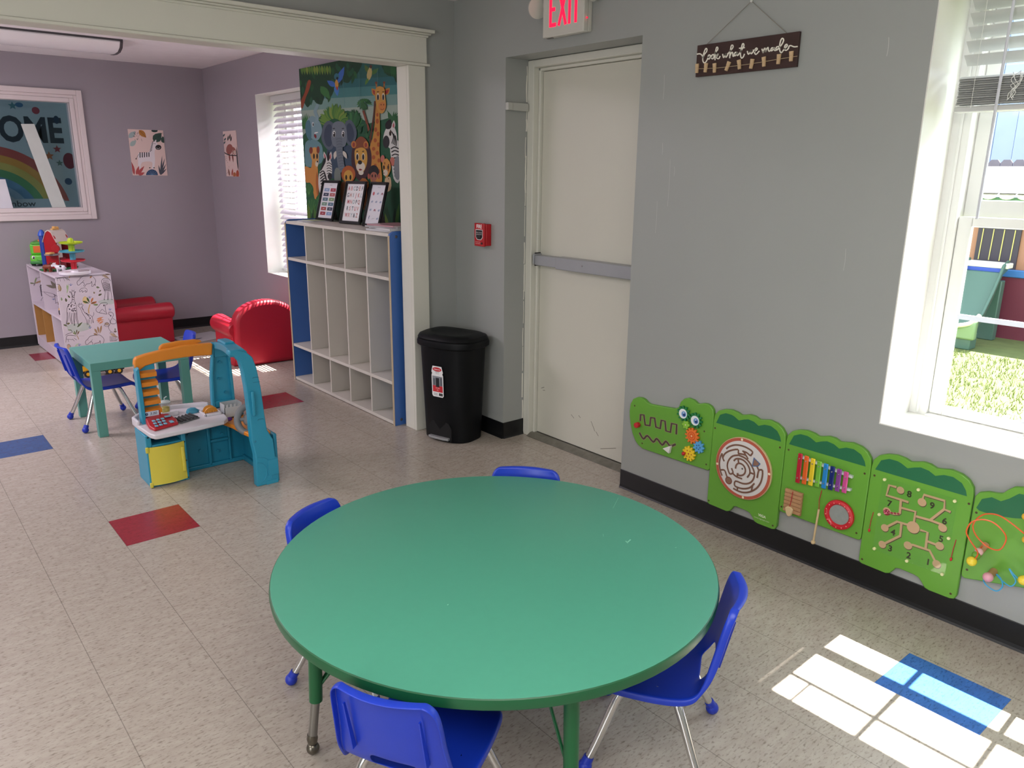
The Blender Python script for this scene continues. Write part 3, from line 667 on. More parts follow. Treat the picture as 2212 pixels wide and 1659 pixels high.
# tail panel
tl = [(0,.398),(.010,.415),(.035,.426),(.061,.429),(.078,.434),(.090,.450),(.108,.467),(.135,.474),(.17,.468),(.20,.446),(.235,.432),(.30,.42),(.40,.38),(.48,.30),(.50,.24),(.44,.21),(.36,.18),(.28,.155),(.187,.136),(.126,.121),(.06,.106),(.012,.095),(.002,.100),(0,.112)]
t, a = panel(2.7645, 'green crocodile tail wall panel with orange and blue bead wires', tl, [(.010,.360),(.022,.396),(.05,.412),(.078,.407),(.10,.424),(.125,.450),(.16,.452),(.20,.425),(.24,.40),(.20,.385),(.12,.362),(.06,.352),(.02,.353)], ((.013,.343),(.016,.130)))
a.build('scale_print', t)
def lift(p, c):
    A2, Z2 = Cq(p); return (A2+(3.62-A2)*c/2.785-2.7645, Z2+(1.536-Z2)*c/2.785-.098, c)
orange = mat('wire_orange', '#e0602c', .3); bluew = mat('wire_blue', '#3fa0d0', .3)
w_ = [((1320,1010),.02),((1260,1050),.05),((1210,1150),.085),((1232,1090),.10),((1150,960),.12),((1120,880),.12),((1170,790),.12),((1280,763),.11),((1400,800),.10),((1500,900),.10),((1512,980),.09),((1450,1065),.08),((1340,1040),.07),((1230,940),.07),((1185,840),.08),((1220,760),.08),((1310,708),.08),((1440,720),.08),((1570,800),.08),((1714,915),.07),((1850,1000),.018)]
MB().tube(catmull([lift(*q) for q in w_], 6), .0024, 8).build('orange_wire', orange, t)
w_ = [((1340,1290),.02),((1325,1345),.07),((1290,1370),.08),((1330,1430),.08),((1420,1478),.08),((1480,1430),.07),((1460,1350),.06),((1420,1310),.05),((1470,1370),.06),((1560,1430),.07),((1612,1380),.07),((1570,1300),.06),((1548,1255),.06),((1600,1320),.06),((1670,1375),.07),((1800,1400),.06),((1900,1350),.018)]
MB().tube(catmull([lift(*q) for q in w_], 6), .0022, 8).build('blue_wire', bluew, t)
for p0, p1, r_ in (((1320,1010),(1200,1150),.011), ((1395,1280),(1335,1345),.012)):
    MB().tube([lift(p0, .018), lift(p1, .075)], r_, 14).build('wooden_peg', mat('guiro_wood', '#b58a62', .6, var=.2, scale=40), t)
for p, c_, r_, cc in (((1172,1180),.09,.0165,'#e8cf3a'),((1335,1340),.085,.0165,'#d89aa8'),((1690,1372),.075,.0165,'#e8cf3a'),((1245,1085),.062,.0135,'#e3b5b5'),((1215,1120),.075,.0135,'#6aa43c'),((1714,735),.045,.012,'#e8b53a'),((1714,965),.045,.012,'#e8b53a')):
    MB().ball(lift(p, c_), r_, n=16, sc=(1, 1, .9)).build('bead', plastic('bead_'+cc[1:], cc, .3), t)

# ------------------------------------------------------------------ round table
TC = (.565, -2.085); TR = .607; THT = .495
tb = thing('round_table', 'large round green activity table in the foreground', 'table', UP(*TC))
tg = mat('laminate_green', '#4c9c82', .45, var=.03, scale=40); te = mat('edge_band_green', '#145834', .42)
MB().lathe([(TR-.004, THT-.027), (TR-.0015, THT-.001), (TR-.0035, THT)], 96).build('tabletop', tg, tb)
MB().lathe([(TR-.006, THT-.030), (TR+.001, THT-.027), (TR+.003, THT-.014), (TR+.001, THT-.0035), (TR-.002, THT-.001), (TR-.002, THT-.030)], 96).build('edge_band', te, tb)
a = Art(c0=THT+.0003)
for x, y, l, q, w_ in ((.36,-.17,.02,.3,.004),(.355,-.175,.015,1.2,.004),(.50,.02,.09,.55,.0012),(.33,-.10,.018,.8,.0015),(.44,-.28,.006,0,.003),(-.25,-.12,.006,.5,.003)):
    a.stroke([(x, y), (x+l*math.cos(q), y+l*math.sin(q))], w_, '#7cc4a8', 0)
a.build('surface_scratch', tb)
lg = mat('leg_green_paint', '#115c33', .35)
for k in range(4):
    q = math.radians(161.4+90*k); u = Vector((math.cos(q), math.sin(q), 0))
    p0 = u*.500; p1 = u*.512; pf = u*.528
    def P(v, z): return (v.x, v.y, z)
    lo = MB().tube([P(p0, THT-.028), P(p1, .165)], [.019, .018], 20).build('leg', lg, tb)
    MB().tube([P(p1, .175), P(pf, .045)], [.0125, .0125], 16).build('leg_insert', steel, lo)
    ft = MB(); ft.tube([P(pf, .062), P(pf, .05), P(pf, .036)], [.013, .0155, .013], 16); ft.ball(P(pf, .018), .018, n=16, sc=(1, 1, 1)); ft.build('glide_foot', mat('worn_chrome', '#6f6a60', .3, .9, var=.4, scale=60), lo)
    br_ = MB()
    for s_ in (1, -1):
        v = Vector((-u.y, u.x, 0))*.05*s_
        e0 = u*.395+v*.8; br_.tube([P(e0, THT-.028), P(e0*.7+p1*.3, .36), P(p1*.93+v*.15, .24), P(p1-u*.016+v*.1, .215)], .0042, 8)
    br_.build('leg_brace', lg, lo)
    MB().box(-.055, .055, -.045, .045, THT-.032, THT-.0275, Matrix.Translation(P(p0, 0)) @ Matrix.Rotation(q, 4, 'Z')).build('mounting_plate', lg, tb)

# ------------------------------------------------------------------ chairs
def make_chair():
    t = thing('child_chair', 'x', 'chair', UP(0, 0))
    rows = [(.158,.238,.118,.0),(.156,.248,.128,0),(.146,.256,.137,0),(.120,.260,.145,0),(.05,.256,.150,0),(-.03,.254,.150,0),(-.09,.258,.148,.002),(-.128,.272,.145,.006),(-.147,.292,.141,.012),(-.160,.318,.137,.015),(-.172,.365,.131,.017),(-.181,.400,.128,.018),(-.190,.440,.126,.019),(-.198,.475,.123,.019),(-.203,.494,.118,.018),(-.206,.506,.108,.017),(-.208,.511,.095,.016),(-.208,.511,.095,.016)]
    ts = [-1.0, -1.0, -.94, -.76, -.42, -.22, 0, .22, .42, .76, .94, 1.0, 1.0]
    vs = []; nc = len(ts)
    for i, (y, z, hw, wrap) in enumerate(rows):
        back = min(1, max(0, (z-.27)/.06)) if y < -.1 else 0
        for k, tt in enumerate(ts):
            rim = k in (0, nc-1)
            yy = y+wrap*tt*tt*1.2; zz = z-.006*(1-tt*tt)*(1-back)
            x = hw*tt
            if (rim or i == len(rows)-1) and back > .5: yy -= .020*back; zz -= .003
            elif rim or i == 0: zz -= .018
            if rim and i == 0: x *= .98
            vs.append((x, yy, zz))
    fs = []
    for i in range(len(rows)-1):
        for k in range(nc-1):
            if i in (7, 8) and 4 <= k <= 7: continue
            fs.append((i*nc+k, i*nc+k+1, (i+1)*nc+k+1, (i+1)*nc+k))
    m = MB(); m.add(vs, fs); m.build('seat_shell', blueP, t, sub=2, solid=.0055)
    for s_ in (-1, 1):
        rb = MB(); rb.add([(s_*.086, -.160, .335), (s_*.086, -.196, .470), (s_*.086, -.203, .470), (s_*.086, -.175, .335), (s_*.089, -.160, .335), (s_*.089, -.196, .470), (s_*.089, -.203, .470), (s_*.089, -.175, .335)], [(0,1,2,3),(7,6,5,4),(0,4,5,1),(1,5,6,2),(2,6,7,3),(3,7,4,0)])
        rb.build('back_rib', blueP, t)
    for sx_ in (-1, 1):
        for f_ in (1, -1):
            if f_ > 0: pts = [(.100, -.03, .243), (.104, .02, .243), (.110, .055, .234), (.120, .076, .208), (.150, .120, .085), (.166, .145, .022)]
            else: pts = [(.100, .00, .243), (.105, -.04, .243), (.112, -.070, .232), (.124, -.088, .205), (.155, -.135, .085), (.176, -.165, .022)]
            pts = [(sx_*x, y, z) for x, y, z in pts]
            lo = MB().tube(catmull(pts, 5), .0112, 14).build('leg', chrome, t)
            e = Vector(pts[-1]); d = (Vector(pts[-2])-e).normalized()
            bf = MB(); bf.ball((e.x, e.y, .0188), .0188, n=18); bf.tube([e+d*.004, e+d*.026], [.0150, .0136], 14); bf.build('ball_foot', blueD, lo)
    return t
ch = make_chair(); kids(ch)
def chair_at(first, x, y, ang, label, group):
    c = ch if first else copy_tree(ch)
    c.location = (x, y, 0); c.rotation_euler = (0, 0, math.radians(ang-90)); c['label'] = label; c['group'] = group
    return c
for k, (q, r_, lb, da) in enumerate(((-149.5, .458, 'blue child chair nearest the camera, its back turned to us at the round green table', 0), (-57, .452, 'blue child chair at the right side of the round green table', 0),
     (115, .450, 'blue child chair on the left far side of the round green table', 0), (41.5, .446, 'blue child chair tucked behind the far edge of the round green table', 0))):
    R_ = math.radians(q); chair_at(k == 0, TC[0]+r_*math.cos(R_), TC[1]+r_*math.sin(R_), q+180+da, lb, 'blue chairs around the round table')
chair_at(False, .365, 1.59, 2, 'blue child chair at the left side of the small teal table', 'blue chairs at the teal table')
chair_at(False, .715, 1.555, 174, 'blue child chair at the right side of the small teal table', 'blue chairs at the teal table')

# ------------------------------------------------------------------ trash can
tc_ = thing('trash_can', 'tall black step-on trash can in the corner beside the door recess', 'trash can', UP(1.905, .005, 0, math.radians(-73.7)))
blk = mat('bin_black_plastic', '#090b0e', .5, var=.1, spec=.2)
def dsec(w, d, z, front=.35, n=40, dy=0):
    # D-shaped section: flat back (+y), bowed front (-y)
    pts = []
    for i in range(n):
        q = 2*PI*i/n; c, s_ = math.cos(q), math.sin(q)
        e = 4.5 if s_ > 0 else 2.6
        x = w/2*math.copysign(abs(c)**(2/e), c); y = d/2*math.copysign(abs(s_)**(2/e), s_)
        pts.append((x, y+dy, z))
    return pts
m = MB(); m.loft([dsec(.315, .22, 0), dsec(.325, .228, .006), dsec(.345, .242, .25), dsec(.372, .262, .54), dsec(.376, .265, .565)]); m.build('bin_body', blk, tc_)
m = MB(); m.loft([dsec(.392, .282, .562), dsec(.412, .300, .570), dsec(.414, .302, .590), dsec(.404, .296, .604)]); m.build('lid_rim', blk, tc_)
m = MB(); m.loft([dsec(.398, .290, .603), dsec(.402, .292, .612, dy=-.002), dsec(.385, .278, .628), dsec(.33, .235, .640), dsec(.24, .16, .636), dsec(.10, .06, .632)]); lo = m.build('lid', blk, tc_)
m = MB(); m.box(-.15, .15, .115, .146, .59, .628); m.build('lid_hinge', blk, lo, bevel=.01)
m = MB(); m.prism([(-.085,.0),(.085,.0),(.085,.075),(.065,.105),(.03,.115),(-.03,.115),(-.065,.105),(-.085,.075)], -.05, .004, frame((0, -.112, .012), (1, 0, 0), (0, 0, 1))); m.build('pedal_recess_shade', mat('recess_shade_black', '#050506', .8), tc_)  # proud black block; the shade of the recess is in its colour
m = MB(); m.prism([(-.075,0),(-.07,.045),(.07,.045),(.075,0),(.04,-.008),(-.04,-.008)], .018, .032, Matrix.Translation((0, -.135, 0))); m.build('foot_pedal', mat('pedal_grey', '#8f9092', .35), tc_, bevel=.003)
a = Art(c0=.0)
Lw, Lh = .085, .19
a.poly([(0,.01),(.008,0),(Lw-.008,0),(Lw,.01),(Lw,Lh-.06),(Lw-.005,Lh-.05),(Lw,Lh-.04),(Lw-.01,Lh-.005),(.01,Lh-.005),(0,Lh-.04),(.005,Lh-.05),(0,Lh-.06)], '#e9e9ea')
a.rect(.006, Lw-.006, .03, .125, '#8c8f95'); a.rect(.006, Lw-.006, .03, .068, '#c62a35'); a.rect(.03, .055, .06, .115, '#23252a'); a.rect(.012, .025, .07, .11, '#5c6068'); a.rect(.062, .076, .07, .118, '#5c6068')
a.ell(Lw/2, .166, .033, .0125, '#c8202e'); a.text('Rubbermaid', Lw/2, .1625, .0075, '#f4f4f4', bold=.01, wsc=.85); a.text('PREMIUM', Lw/2, .147, .005, '#33363c'); a.text('STEP-ON', Lw/2, .139, .004, '#33363c')
a.text('13 GAL', Lw/2, .05, .007, '#f6dada'); a.text('49 L', Lw/2, .038, .006, '#f6dada'); a.rect(.05, .078, .008, .024, '#3a3a3a'); a.rect(.01, .04, .01, .013, '#777777'); a.rect(.01, .04, .018, .021, '#777777')
a.build('product_label', tc_, M=None).matrix_local = frame((-.0425, -.1285, .275), (1, 0, 0), (0, -.037, .9993))

# ------------------------------------------------------------------ back room: cubby shelf
CX, CY = 1.735, 1.830
cb = thing('cubby_shelf', 'tall white cubby shelf with blue side panels beside the opening', 'shelf', frame((CX, CY, 0), (0, -1, 0), (0, 0, 1)))
lam = mat('laminate_offwhite', '#cfcac2', .45, var=.02); lamb = mat('laminate_blue', '#3e69b0', .4, var=.03); edgeb = mat('edge_birch', '#b9a88c', .5)
CWD = 1.452; DP = .345
def side(a0, a1):
    m = MB(); pr = [(0, 0), (0, 1.16), (-.004, 1.178), (-.014, 1.188), (-.03, 1.196), (-DP, 1.196), (-DP, 0)]
    m.prism([(p[0]*-1, p[1]) for p in pr], a0, a1, Matrix(((0, 0, 1, 0), (0, 1, 0, 0), (-1, 0, 0, 0), (0, 0, 0, 1))))
    return m
so = side(0, .018).build('side_panel', lamb, cb); side_r = side(CWD-.018, CWD).build('side_panel', lamb, cb)
for a0, par in ((0, so), (CWD-.018, side_r)):
    m = MB(); m.box(a0-.0005, a0+.0185, 0, 1.172, 0, .003); m.build('edge_strip', edgeb, par, bevel=.001)
sc = MB()
for b_, c_ in ((1.165, -.045), (.035, -.045)): sc.tube([(CWD-.001, b_, c_), (CWD+.002, b_, c_)], .009, 14)
sc.build('screw_cap', steel, side_r)
MB().box(.018, CWD-.018, .01, 1.18, -DP, -DP+.008).build('back_panel', lam, cb)
MB().box(.018, CWD-.018, 1.165, 1.185, -DP+.008, -.002).build('top', lam, cb, bevel=.001)
for z in (.905, .262, .004): MB().box(.018, CWD-.018, z, z+.020, -DP+.008, -.002).build('shelf', lam, cb, bevel=.001)
for i in range(1, 5):
    x = .018+(CWD-.036)*i/5
    for z0, z1 in ((.925, 1.165), (.282, .905), (.024, .262)):
        MB().box(x-.007, x+.007, z0, z1, -DP+.008, -.010).build('divider', lam, cb, bevel=.001)

# framed prints on the cubby
fblk = mat('frame_black', '#0e0f11', .3)
def print_frame(x, y, w_, h_, lean, yaw, label, draw):
    a_ = math.radians(yaw); a = Vector((math.sin(a_), -math.cos(a_), 0)); c = Vector((-math.cos(a_), -math.sin(a_), 0))
    b = Vector((0, 0, 1))*math.cos(lean)-c*math.sin(lean)
    t = thing('framed_print', label, 'picture frame', frame((x, y, 1.187), a, b), 'framed prints on the cubby shelf')
    m = MB(); q = .019
    for r in ((0, w_, 0, q), (0, w_, h_-q, h_), (0, q, q, h_-q), (w_-q, w_, q, h_-q)): m.box(*r, 0, .012)
    m.box(.006, w_-.006, .006, .012, .012, .016); m.box(.006, w_-.006, h_-.012, h_-.006, .012, .016); m.box(.006, .012, .006, h_-.006, .012, .016); m.box(w_-.012, w_-.006, .006, h_-.006, .012, .016)
    m.build('frame', fblk, t, bevel=.0015)
    MB().box(.01, w_-.01, .01, h_-.01, .0005, .003).build('backing', mat('print_white', '#dddbe0', .5), t)
    e = MB(); e.add([(w_*.35, h_*.62, 0), (w_*.65, h_*.62, 0), (w_*.62, .03, -.085), (w_*.38, .03, -.085), (w_*.35, h_*.62, -.003), (w_*.65, h_*.62, -.003), (w_*.62, .03, -.088), (w_*.38, .03, -.088)], [(0,1,2,3),(7,6,5,4),(0,4,5,1),(1,5,6,2),(2,6,7,3),(3,7,4,0)]); e.build('easel_leg', fblk, t)
    A = Art(c0=.0033); draw(A, q, q, w_-2*q, h_-2*q); A.build('print', t)
def pr_colors(A, x, y, w_, h_):
    A.rect(x, x+w_, y, y+h_, '#dddbe2'); A.text('COLOURS', x+w_/2, y+h_*.93, h_*.02, '#7a6f78')
    cs = ['#8b9fc0','#a03a4a','#323a52','#a85a5a','#4f6d7e','#7f9a72','#6f8f7c','#4d6f86','#a84a48','#343c50','#9c3040','#7f9ac0']
    for i, c in enumerate(cs):
        cx = x+w_*(.10+.44*(i % 2)); cy = y+h_*(.76-.135*(i//2)); A.rect(cx, cx+w_*.36, cy, cy+h_*.095, c); A.rect(cx+w_*.12, cx+w_*.24, cy+h_*.042, cy+h_*.055, '#e0dfe4')
def pr_abc(A, x, y, w_, h_):
    A.rect(x, x+w_, y, y+h_, '#e3e1e4'); cs = ['#b5565e','#3f5560','#a86a62','#39444e','#8aa0a4','#c27a74']
    for r, row in enumerate(('ABCDEF', 'GHIJKL', 'MNOPQ', 'RSTUV', 'WXY&Z')):
        n = len(row)
        for i, ch_ in enumerate(row): A.text(ch_, x+w_*(.5+(i-(n-1)/2)*.152), y+h_*(.83-.18*r), h_*.105, cs[(i*5+r*3) % 6], bold=.025, wsc=.78)
def pr_weather(A, x, y, w_, h_):
    A.rect(x, x+w_, y, y+h_, '#dcdbe3'); A.text('WEATHER', x+w_/2, y+h_*.93, h_*.02, '#6a6670')
    for i in range(3):
        for j in range(4):
            cx = x+w_*(.2+.3*i); cy = y+h_*(.78-.21*j); k = i+3*j
            if k == 0: A.ell(cx, cy, .012, .012, '#c0525a')
            elif k in (2, 7):
                for q, c in ((.014, '#a8505a'), (.010, '#5c6a80'), (.006, '#d9a0a0')): A.poly(circ(cx, cy-.006, q, 12, a0=0, a1=PI), c)
            elif k in (10,): [A.leaf(cx-.012+.012*m_, cy-.006+.003*m_, cx-.006+.012*m_, cy+.002, .0016, '#3c4046') for m_ in range(3)]
            elif k in (9,): A.poly([(cx-.004, cy+.016), (cx+.008, cy+.016), (cx+.002, cy+.002), (cx+.007, cy+.002), (cx-.006, cy-.018), (cx-.001, cy-.002), (cx-.007, cy-.002)], '#6c7690')
            else: A.ell(cx-.004, cy, .009, .006, '#8d9ab4'); A.ell(cx+.005, cy+.002, .008, .007, '#9aa6bd')
print_frame(1.955, 1.765, .232, .292, .27, 4, 'black frame with a colour chart print, leftmost on the cubby shelf', pr_colors)
print_frame(1.925, 1.345, .222, .292, .27, 10, 'black frame with an alphabet print, in the middle on the cubby shelf', pr_abc)
print_frame(1.905, .985, .225, .292, .27, -2, 'black frame with a weather print, nearest the opening on the cubby shelf', pr_weather)
# papers and books on top
p = thing('paper_pile', 'loose white papers lying flat at the left end of the cubby shelf', 'papers', UP(1.90, 1.70, 1.1855))
m = MB(); m.box(-.11, .12, -.10, .08, 0, .002, Matrix.Rotation(.2, 4, 'Z')); m.box(-.10, .10, -.12, .06, .002, .0035, Matrix.Rotation(-.15, 4, 'Z')); m.build('sheet', mat('paper_white', '#d9d9e0', .6), p)
MB().box(-.05, .12, -.08, .08, .0036, .0055, Matrix.Rotation(.1, 4, 'Z')).build('card', mat('paper_green', '#a9b58e', .6), p)
for k, (yy, rz, c_, h_) in enumerate(((.56, .1, '#c9c8cc', .012), (.545, -.08, '#d8d8da', .010), (.56, .22, '#a9a6aa', .010), (.55, .05, '#dcdcde', .008))):
    z0 = 1.1855+sum((.012, .010, .010, .008)[:k])
    p = thing('picture_book', ('thick grey picture book at the bottom of the pile on the cubby shelf', 'white picture book second from the bottom of the pile on the cubby shelf', 'thin grey picture book third from the bottom of the pile', 'white picture book with a pink cover on top of the cubby pile')[k], 'book', UP(1.885, yy, z0, rz), 'books at the right end of the cubby shelf')
    MB().box(-.11, .11, -.14, .14, .0008, h_-.0012).build('pages', mat('pages_white', '#e4e2dc', .7), p)
    m = MB(); m.box(-.113, .113, -.143, .143, 0, .001); m.box(-.113, .113, -.143, .143, h_-.0012, h_-.0002); m.box(-.1145, -.113, -.143, .143, 0, h_-.0002); m.build('cover', mat('cover_'+c_[1:]+str(k), c_ if k < 3 else '#b88a92', .35), p)

# ------------------------------------------------------------------ jungle tapestry (flat printed cloth)
mt_ = thing('jungle_tapestry', 'cloth wall hanging printed with cartoon jungle animals above the cubby shelf', 'tapestry', RW(2.20, 1.10, 2.092))
MB().box(-.001, 1.402, 0, 1.172, -.004, 0).build('cloth', mat('cloth_back', '#51706a', .8), mt_)
Hm = homog([(35,130),(120,1510),(950,115),(1000,1640)], [(0,1.171),(.010,.095),(1.368,1.062),(1.379,.070)])
a = Art(c0=.0004, step=.00015, T=Hm, clip=(0, 1.40, 0, 1.172), dim=.72)
a.poly([(-5,90),(1100,-80),(1110,1800),(100,1720)], '#27665f')
for y0, y1, c in ((250,420,'#2c6f73'),(330,560,'#4a8a8a'),(420,760,'#7fa7a0'),(520,900,'#a8bcae')): a.poly([(60,y0),(1010,y0-60),(1010,y1),(70,y1)], c)
random.seed(3)
a.poly([(60,760),(250,560),(500,520),(700,640),(1000,560),(1010,1750),(120,1700)], '#1f5d3f')
# canopy
a.poly([(0,80),(590,20),(600,150),(540,210),(500,260),(440,250),(380,300),(350,370),(310,420),(270,380),(255,460),(200,450),(170,420),(120,490),(80,440),(30,420)], '#17452c', 3)
for i in range(26):
    x = random.uniform(40, 560); y = random.uniform(60, 240) if x > 330 else random.uniform(110, 400)
    a.leaf(x, y, x+random.uniform(-30, 30), y+random.uniform(60, 95), 15, random.choice(['#1f5a32','#2a6a38','#235f40','#123a26']))
for i in range(12): x = 60+i*24; a.leaf(x, 95, x+8, 185, 12, random.choice(['#7f9a3c','#5f8a36','#8aa044']))
a.poly([(820,60),(1000,40),(1000,250),(950,250),(930,200),(880,190),(840,150)], '#17452c', 3)
for i in range(7): x = 840+i*17; a.leaf(x, 90, x+6, 175+i*8, 10, random.choice(['#2a6a38','#1f5a32']))
a.poly([(120,240),(150,245),(130,330),(100,400),(75,490),(50,500),(55,430),(90,350)], '#9c4a2c', 3)
a.leaf(240,290,330,410,36,'#3a7a3e')
# parrot
a.leaf(395,270,465,105,28,'#3f73c8'); a.leaf(380,290,302,238,26,'#3f73c8'); a.leaf(385,270,400,385,24,'#4a86d0'); a.ell(392,200,24,32,'#3c7c8c'); a.ell(398,215,9,14,'#1a1f2c'); a.leaf(390,225,398,330,17,'#d9a04a'); a.leaf(395,290,400,330,9,'#b43c34')
# bird at the top
a.leaf(700,170,655,85,20,'#5a7a3a'); a.leaf(715,180,790,120,20,'#4a7a3a'); a.leaf(690,240,715,90,24,'#cdbb7a'); a.ell(714,105,12,18,'#5c3a34'); a.leaf(690,215,660,280,14,'#5a8a3c')
# background bushes and palm
for i in range(34):
    q = PI*(1.02-i/33*1.04); cx, cy = 375, 640; a.leaf(cx+60*math.cos(q), cy-40*math.sin(q), cx+(150+random.uniform(-15, 15))*math.cos(q), cy-(180+random.uniform(-25, 15))*math.sin(q), 17, random.choice(['#5a8a3a','#6f9a3e','#3f7a3a','#8aa048']))
for i in range(20): q = PI*random.random(); a.leaf(560+20*math.cos(q), 700-30*math.sin(q), 560+95*math.cos(q), 690-185*math.sin(q), 16, random.choice(['#2f7040','#3f8048','#256038']))
a.stroke([(650,520),(680,620),(715,750),(735,900)], 20, '#8a4a34')
for q in range(11): t_ = PI*q/10; a.leaf(655,430,655+75*math.cos(t_)*1.0,430-60*math.sin(t_)+35,14, random.choice(['#2f6a3c','#3f7a40','#1f5a34']))
for q in (1.1, 1.4, 1.7, 2.1, 2.5): a.leaf(655,440,655+95*math.cos(q)*.8,440+95*math.sin(q)*.9,13,'#2f6a3c')
for i in range(12): a.leaf(random.uniform(860, 970), 640, random.uniform(860, 1000), random.uniform(500, 600), 10, '#2f6a3c')
for i in range(22): x = random.uniform(560, 900); y = random.uniform(640, 760); a.leaf(x, y+40, x+random.uniform(-30, 30), y-30, 14, random.choice(['#1f5636','#2a6a3e','#174a30']))
for i in range(7): a.leaf(75+i*5, 700, 60+i*16, 540+abs(i-3)*12, 9, '#3a7a44')
# blue elephant (left)
a.poly([(100,820),(170,790),(240,830),(260,900),(250,1010),(110,1050),(92,930)], '#6f9aa4', 3); a.poly([(100,650),(130,590),(170,570),(230,620),(255,690),(245,750),(215,800),(170,790),(140,770),(120,720)], '#87aab4', 3)
a.poly([(105,630),(135,610),(150,660),(155,740),(148,805),(115,770),(98,700)], '#4f7f90', 3); a.stroke([(195,640),(210,590),(190,530),(205,490),(215,460)], 30, '#8fb0b8', 5); a.ell(170,650,9,22,'#e6eeee'); a.ell(172,652,5,14,'#15181c'); a.leaf(185,740,200,785,12,'#8e2a34'); a.leaf(180,735,222,722,7,'#eef0ee')
# gray elephant (middle)
a.poly([(300,900),(350,850),(520,850),(560,920),(555,1100),(440,1160),(310,1130)], '#384f66', 3)
a.poly([(250,790),(262,680),(300,622),(345,625),(385,680),(380,800),(350,880),(300,880)], '#5a6878', 4); a.poly([(480,640),(520,605),(560,640),(590,720),(580,790),(545,850),(500,830),(470,730)], '#5a6878', 4)
a.poly([(275,780),(285,690),(315,650),(345,665),(360,750),(340,850),(300,850)], '#3b4a60', 4); a.poly([(495,670),(525,640),(555,690),(565,760),(540,820),(505,790)], '#3b4a60', 4)
a.poly([(355,700),(370,640),(420,620),(470,640),(495,710),(495,800),(470,860),(380,860),(350,790)], '#76828e', 4)
a.stroke([(420,770),(425,860),(430,940),(440,1020),(455,1100)], 62, '#707c88', 5)
for i in range(12): a.stroke([(396+i*3,790+i*26),(425+i*3,782+i*26),(452+i*2.5,790+i*26)], 3.5, '#4f5a68', 4)
a.leaf(385,900,370,980,17,'#d9d4c8'); a.leaf(462,900,498,975,17,'#d9d4c8')
for x in (376, 462): a.ell(x,740,15,32,'#e3e6e6'); a.ell(x+1,745,11,25,'#14161a'); a.ell(x-3,735,4,7,'#ffffff'); a.stroke([(x-12,690),(x+8,688)], 8, '#1c2026', 0)
# giraffe
a.poly([(770,480),(800,470),(810,700),(805,900),(820,1050),(825,1200),(740,1250),(700,1000),(715,860),(740,780),(760,650)], '#cf8f3e', 4)
a.stroke([(762,430),(755,540),(735,680),(715,820)], 16, '#5a3020', 5)
for x, y, r_, q_ in ((785,620,15,24),(770,700,14,22),(792,740,13,22),(765,800,15,20),(795,840,13,22),(750,880,16,18),(785,920,16,20),(750,960,16,20),(800,990,14,20),(765,1040,14,20),(800,1090,12,20),(785,560,11,18)): a.ell(x,y,r_,q_,'#b05a2a')
a.leaf(775,380,722,310,28,'#cf8f3e'); a.leaf(840,370,893,305,28,'#cf8f3e'); a.leaf(768,372,732,325,15,'#b03a3c'); a.leaf(845,362,885,320,15,'#b03a3c')
a.stroke([(770,310),(765,260)], 13, '#b8793c', 0); a.stroke([(840,305),(840,258)], 13, '#b8793c', 0); a.ell(765,258,12,11,'#8a4a2c'); a.ell(841,255,12,11,'#8a4a2c')
a.poly([(765,330),(800,292),(850,310),(858,380),(868,470),(850,530),(820,548),(790,520),(770,440)], '#d9a048', 4); a.ell(832,480,36,42,'#d98a48')
for x in (792, 842): a.ell(x,390,13,34,'#f0e8d8'); a.ell(x,395,9,28,'#17120f'); a.stroke([(x-10,345),(x+10,342)], 7, '#3a2418', 0)
a.ell(822,465,5,7,'#7a3a20'); a.ell(846,465,5,7,'#7a3a20'); a.stroke([(815,505),(835,512),(850,500)], 4, '#7a3a20')
# zebra (right)
a.poly([(900,860),(960,800),(985,860),(985,1180),(930,1160),(905,960)], '#dfe0dc', 3); a.poly([(855,700),(900,640),(945,690),(965,780),(950,850),(905,880),(870,850),(835,830),(835,770)], '#e6e6e2', 4)
for i in range(9): a.stroke([(905+i*4,880+i*32),(940+i*2,862+i*34),(980,880+i*30)], 11, '#1a1a1e', 4)
for i in range(4): a.stroke([(900+i*16,700+i*18),(930+i*9,760+i*14),(915+i*13,830+i*8)], 8, '#1a1a1e', 4)
a.ell(862,815,32,60,'#2a2c30'); a.leaf(930,690,935,610,16,'#e6e6e2'); a.leaf(930,685,933,630,9,'#c06a70'); a.poly([(855,640),(900,600),(915,650),(900,690),(860,690)], '#15151a', 3); a.ell(900,735,11,24,'#5c3a24'); a.ell(900,738,8,18,'#101012')
# lion
a.poly([(545,900),(560,850),(600,800),(650,800),(700,840),(728,920),(728,1030),(700,1120),(650,1180),(600,1170),(560,1100),(540,1000)], '#43232a', 4)
a.poly([(560,860),(590,790),(640,765),(690,810),(700,880),(640,870),(590,880)], '#8a4a2c', 4); a.ell(562,840,24,34,'#c8803c'); a.ell(678,842,24,34,'#c8803c'); a.ell(563,842,12,22,'#9c3c34'); a.ell(677,844,12,22,'#9c3c34')
a.poly([(572,900),(600,875),(650,870),(685,905),(690,1000),(665,1080),(630,1120),(595,1080),(575,1000)], '#d8a448', 4); a.ell(628,1050,42,48,'#e9e0d0'); a.ell(632,1105,24,22,'#e9e0d0'); a.ell(622,1008,20,20,'#17120f'); a.leaf(610,1075,645,1078,9,'#8e2a2c')
for x in (597, 653): a.ell(x,955,14,34,'#f0e8d8'); a.ell(x,958,10,28,'#17120f'); a.stroke([(x-10,905),(x+8,902)], 9, '#3a2418', 0)
a.poly([(620,1180),(700,1190),(700,1420),(640,1430)], '#b8702e', 3)
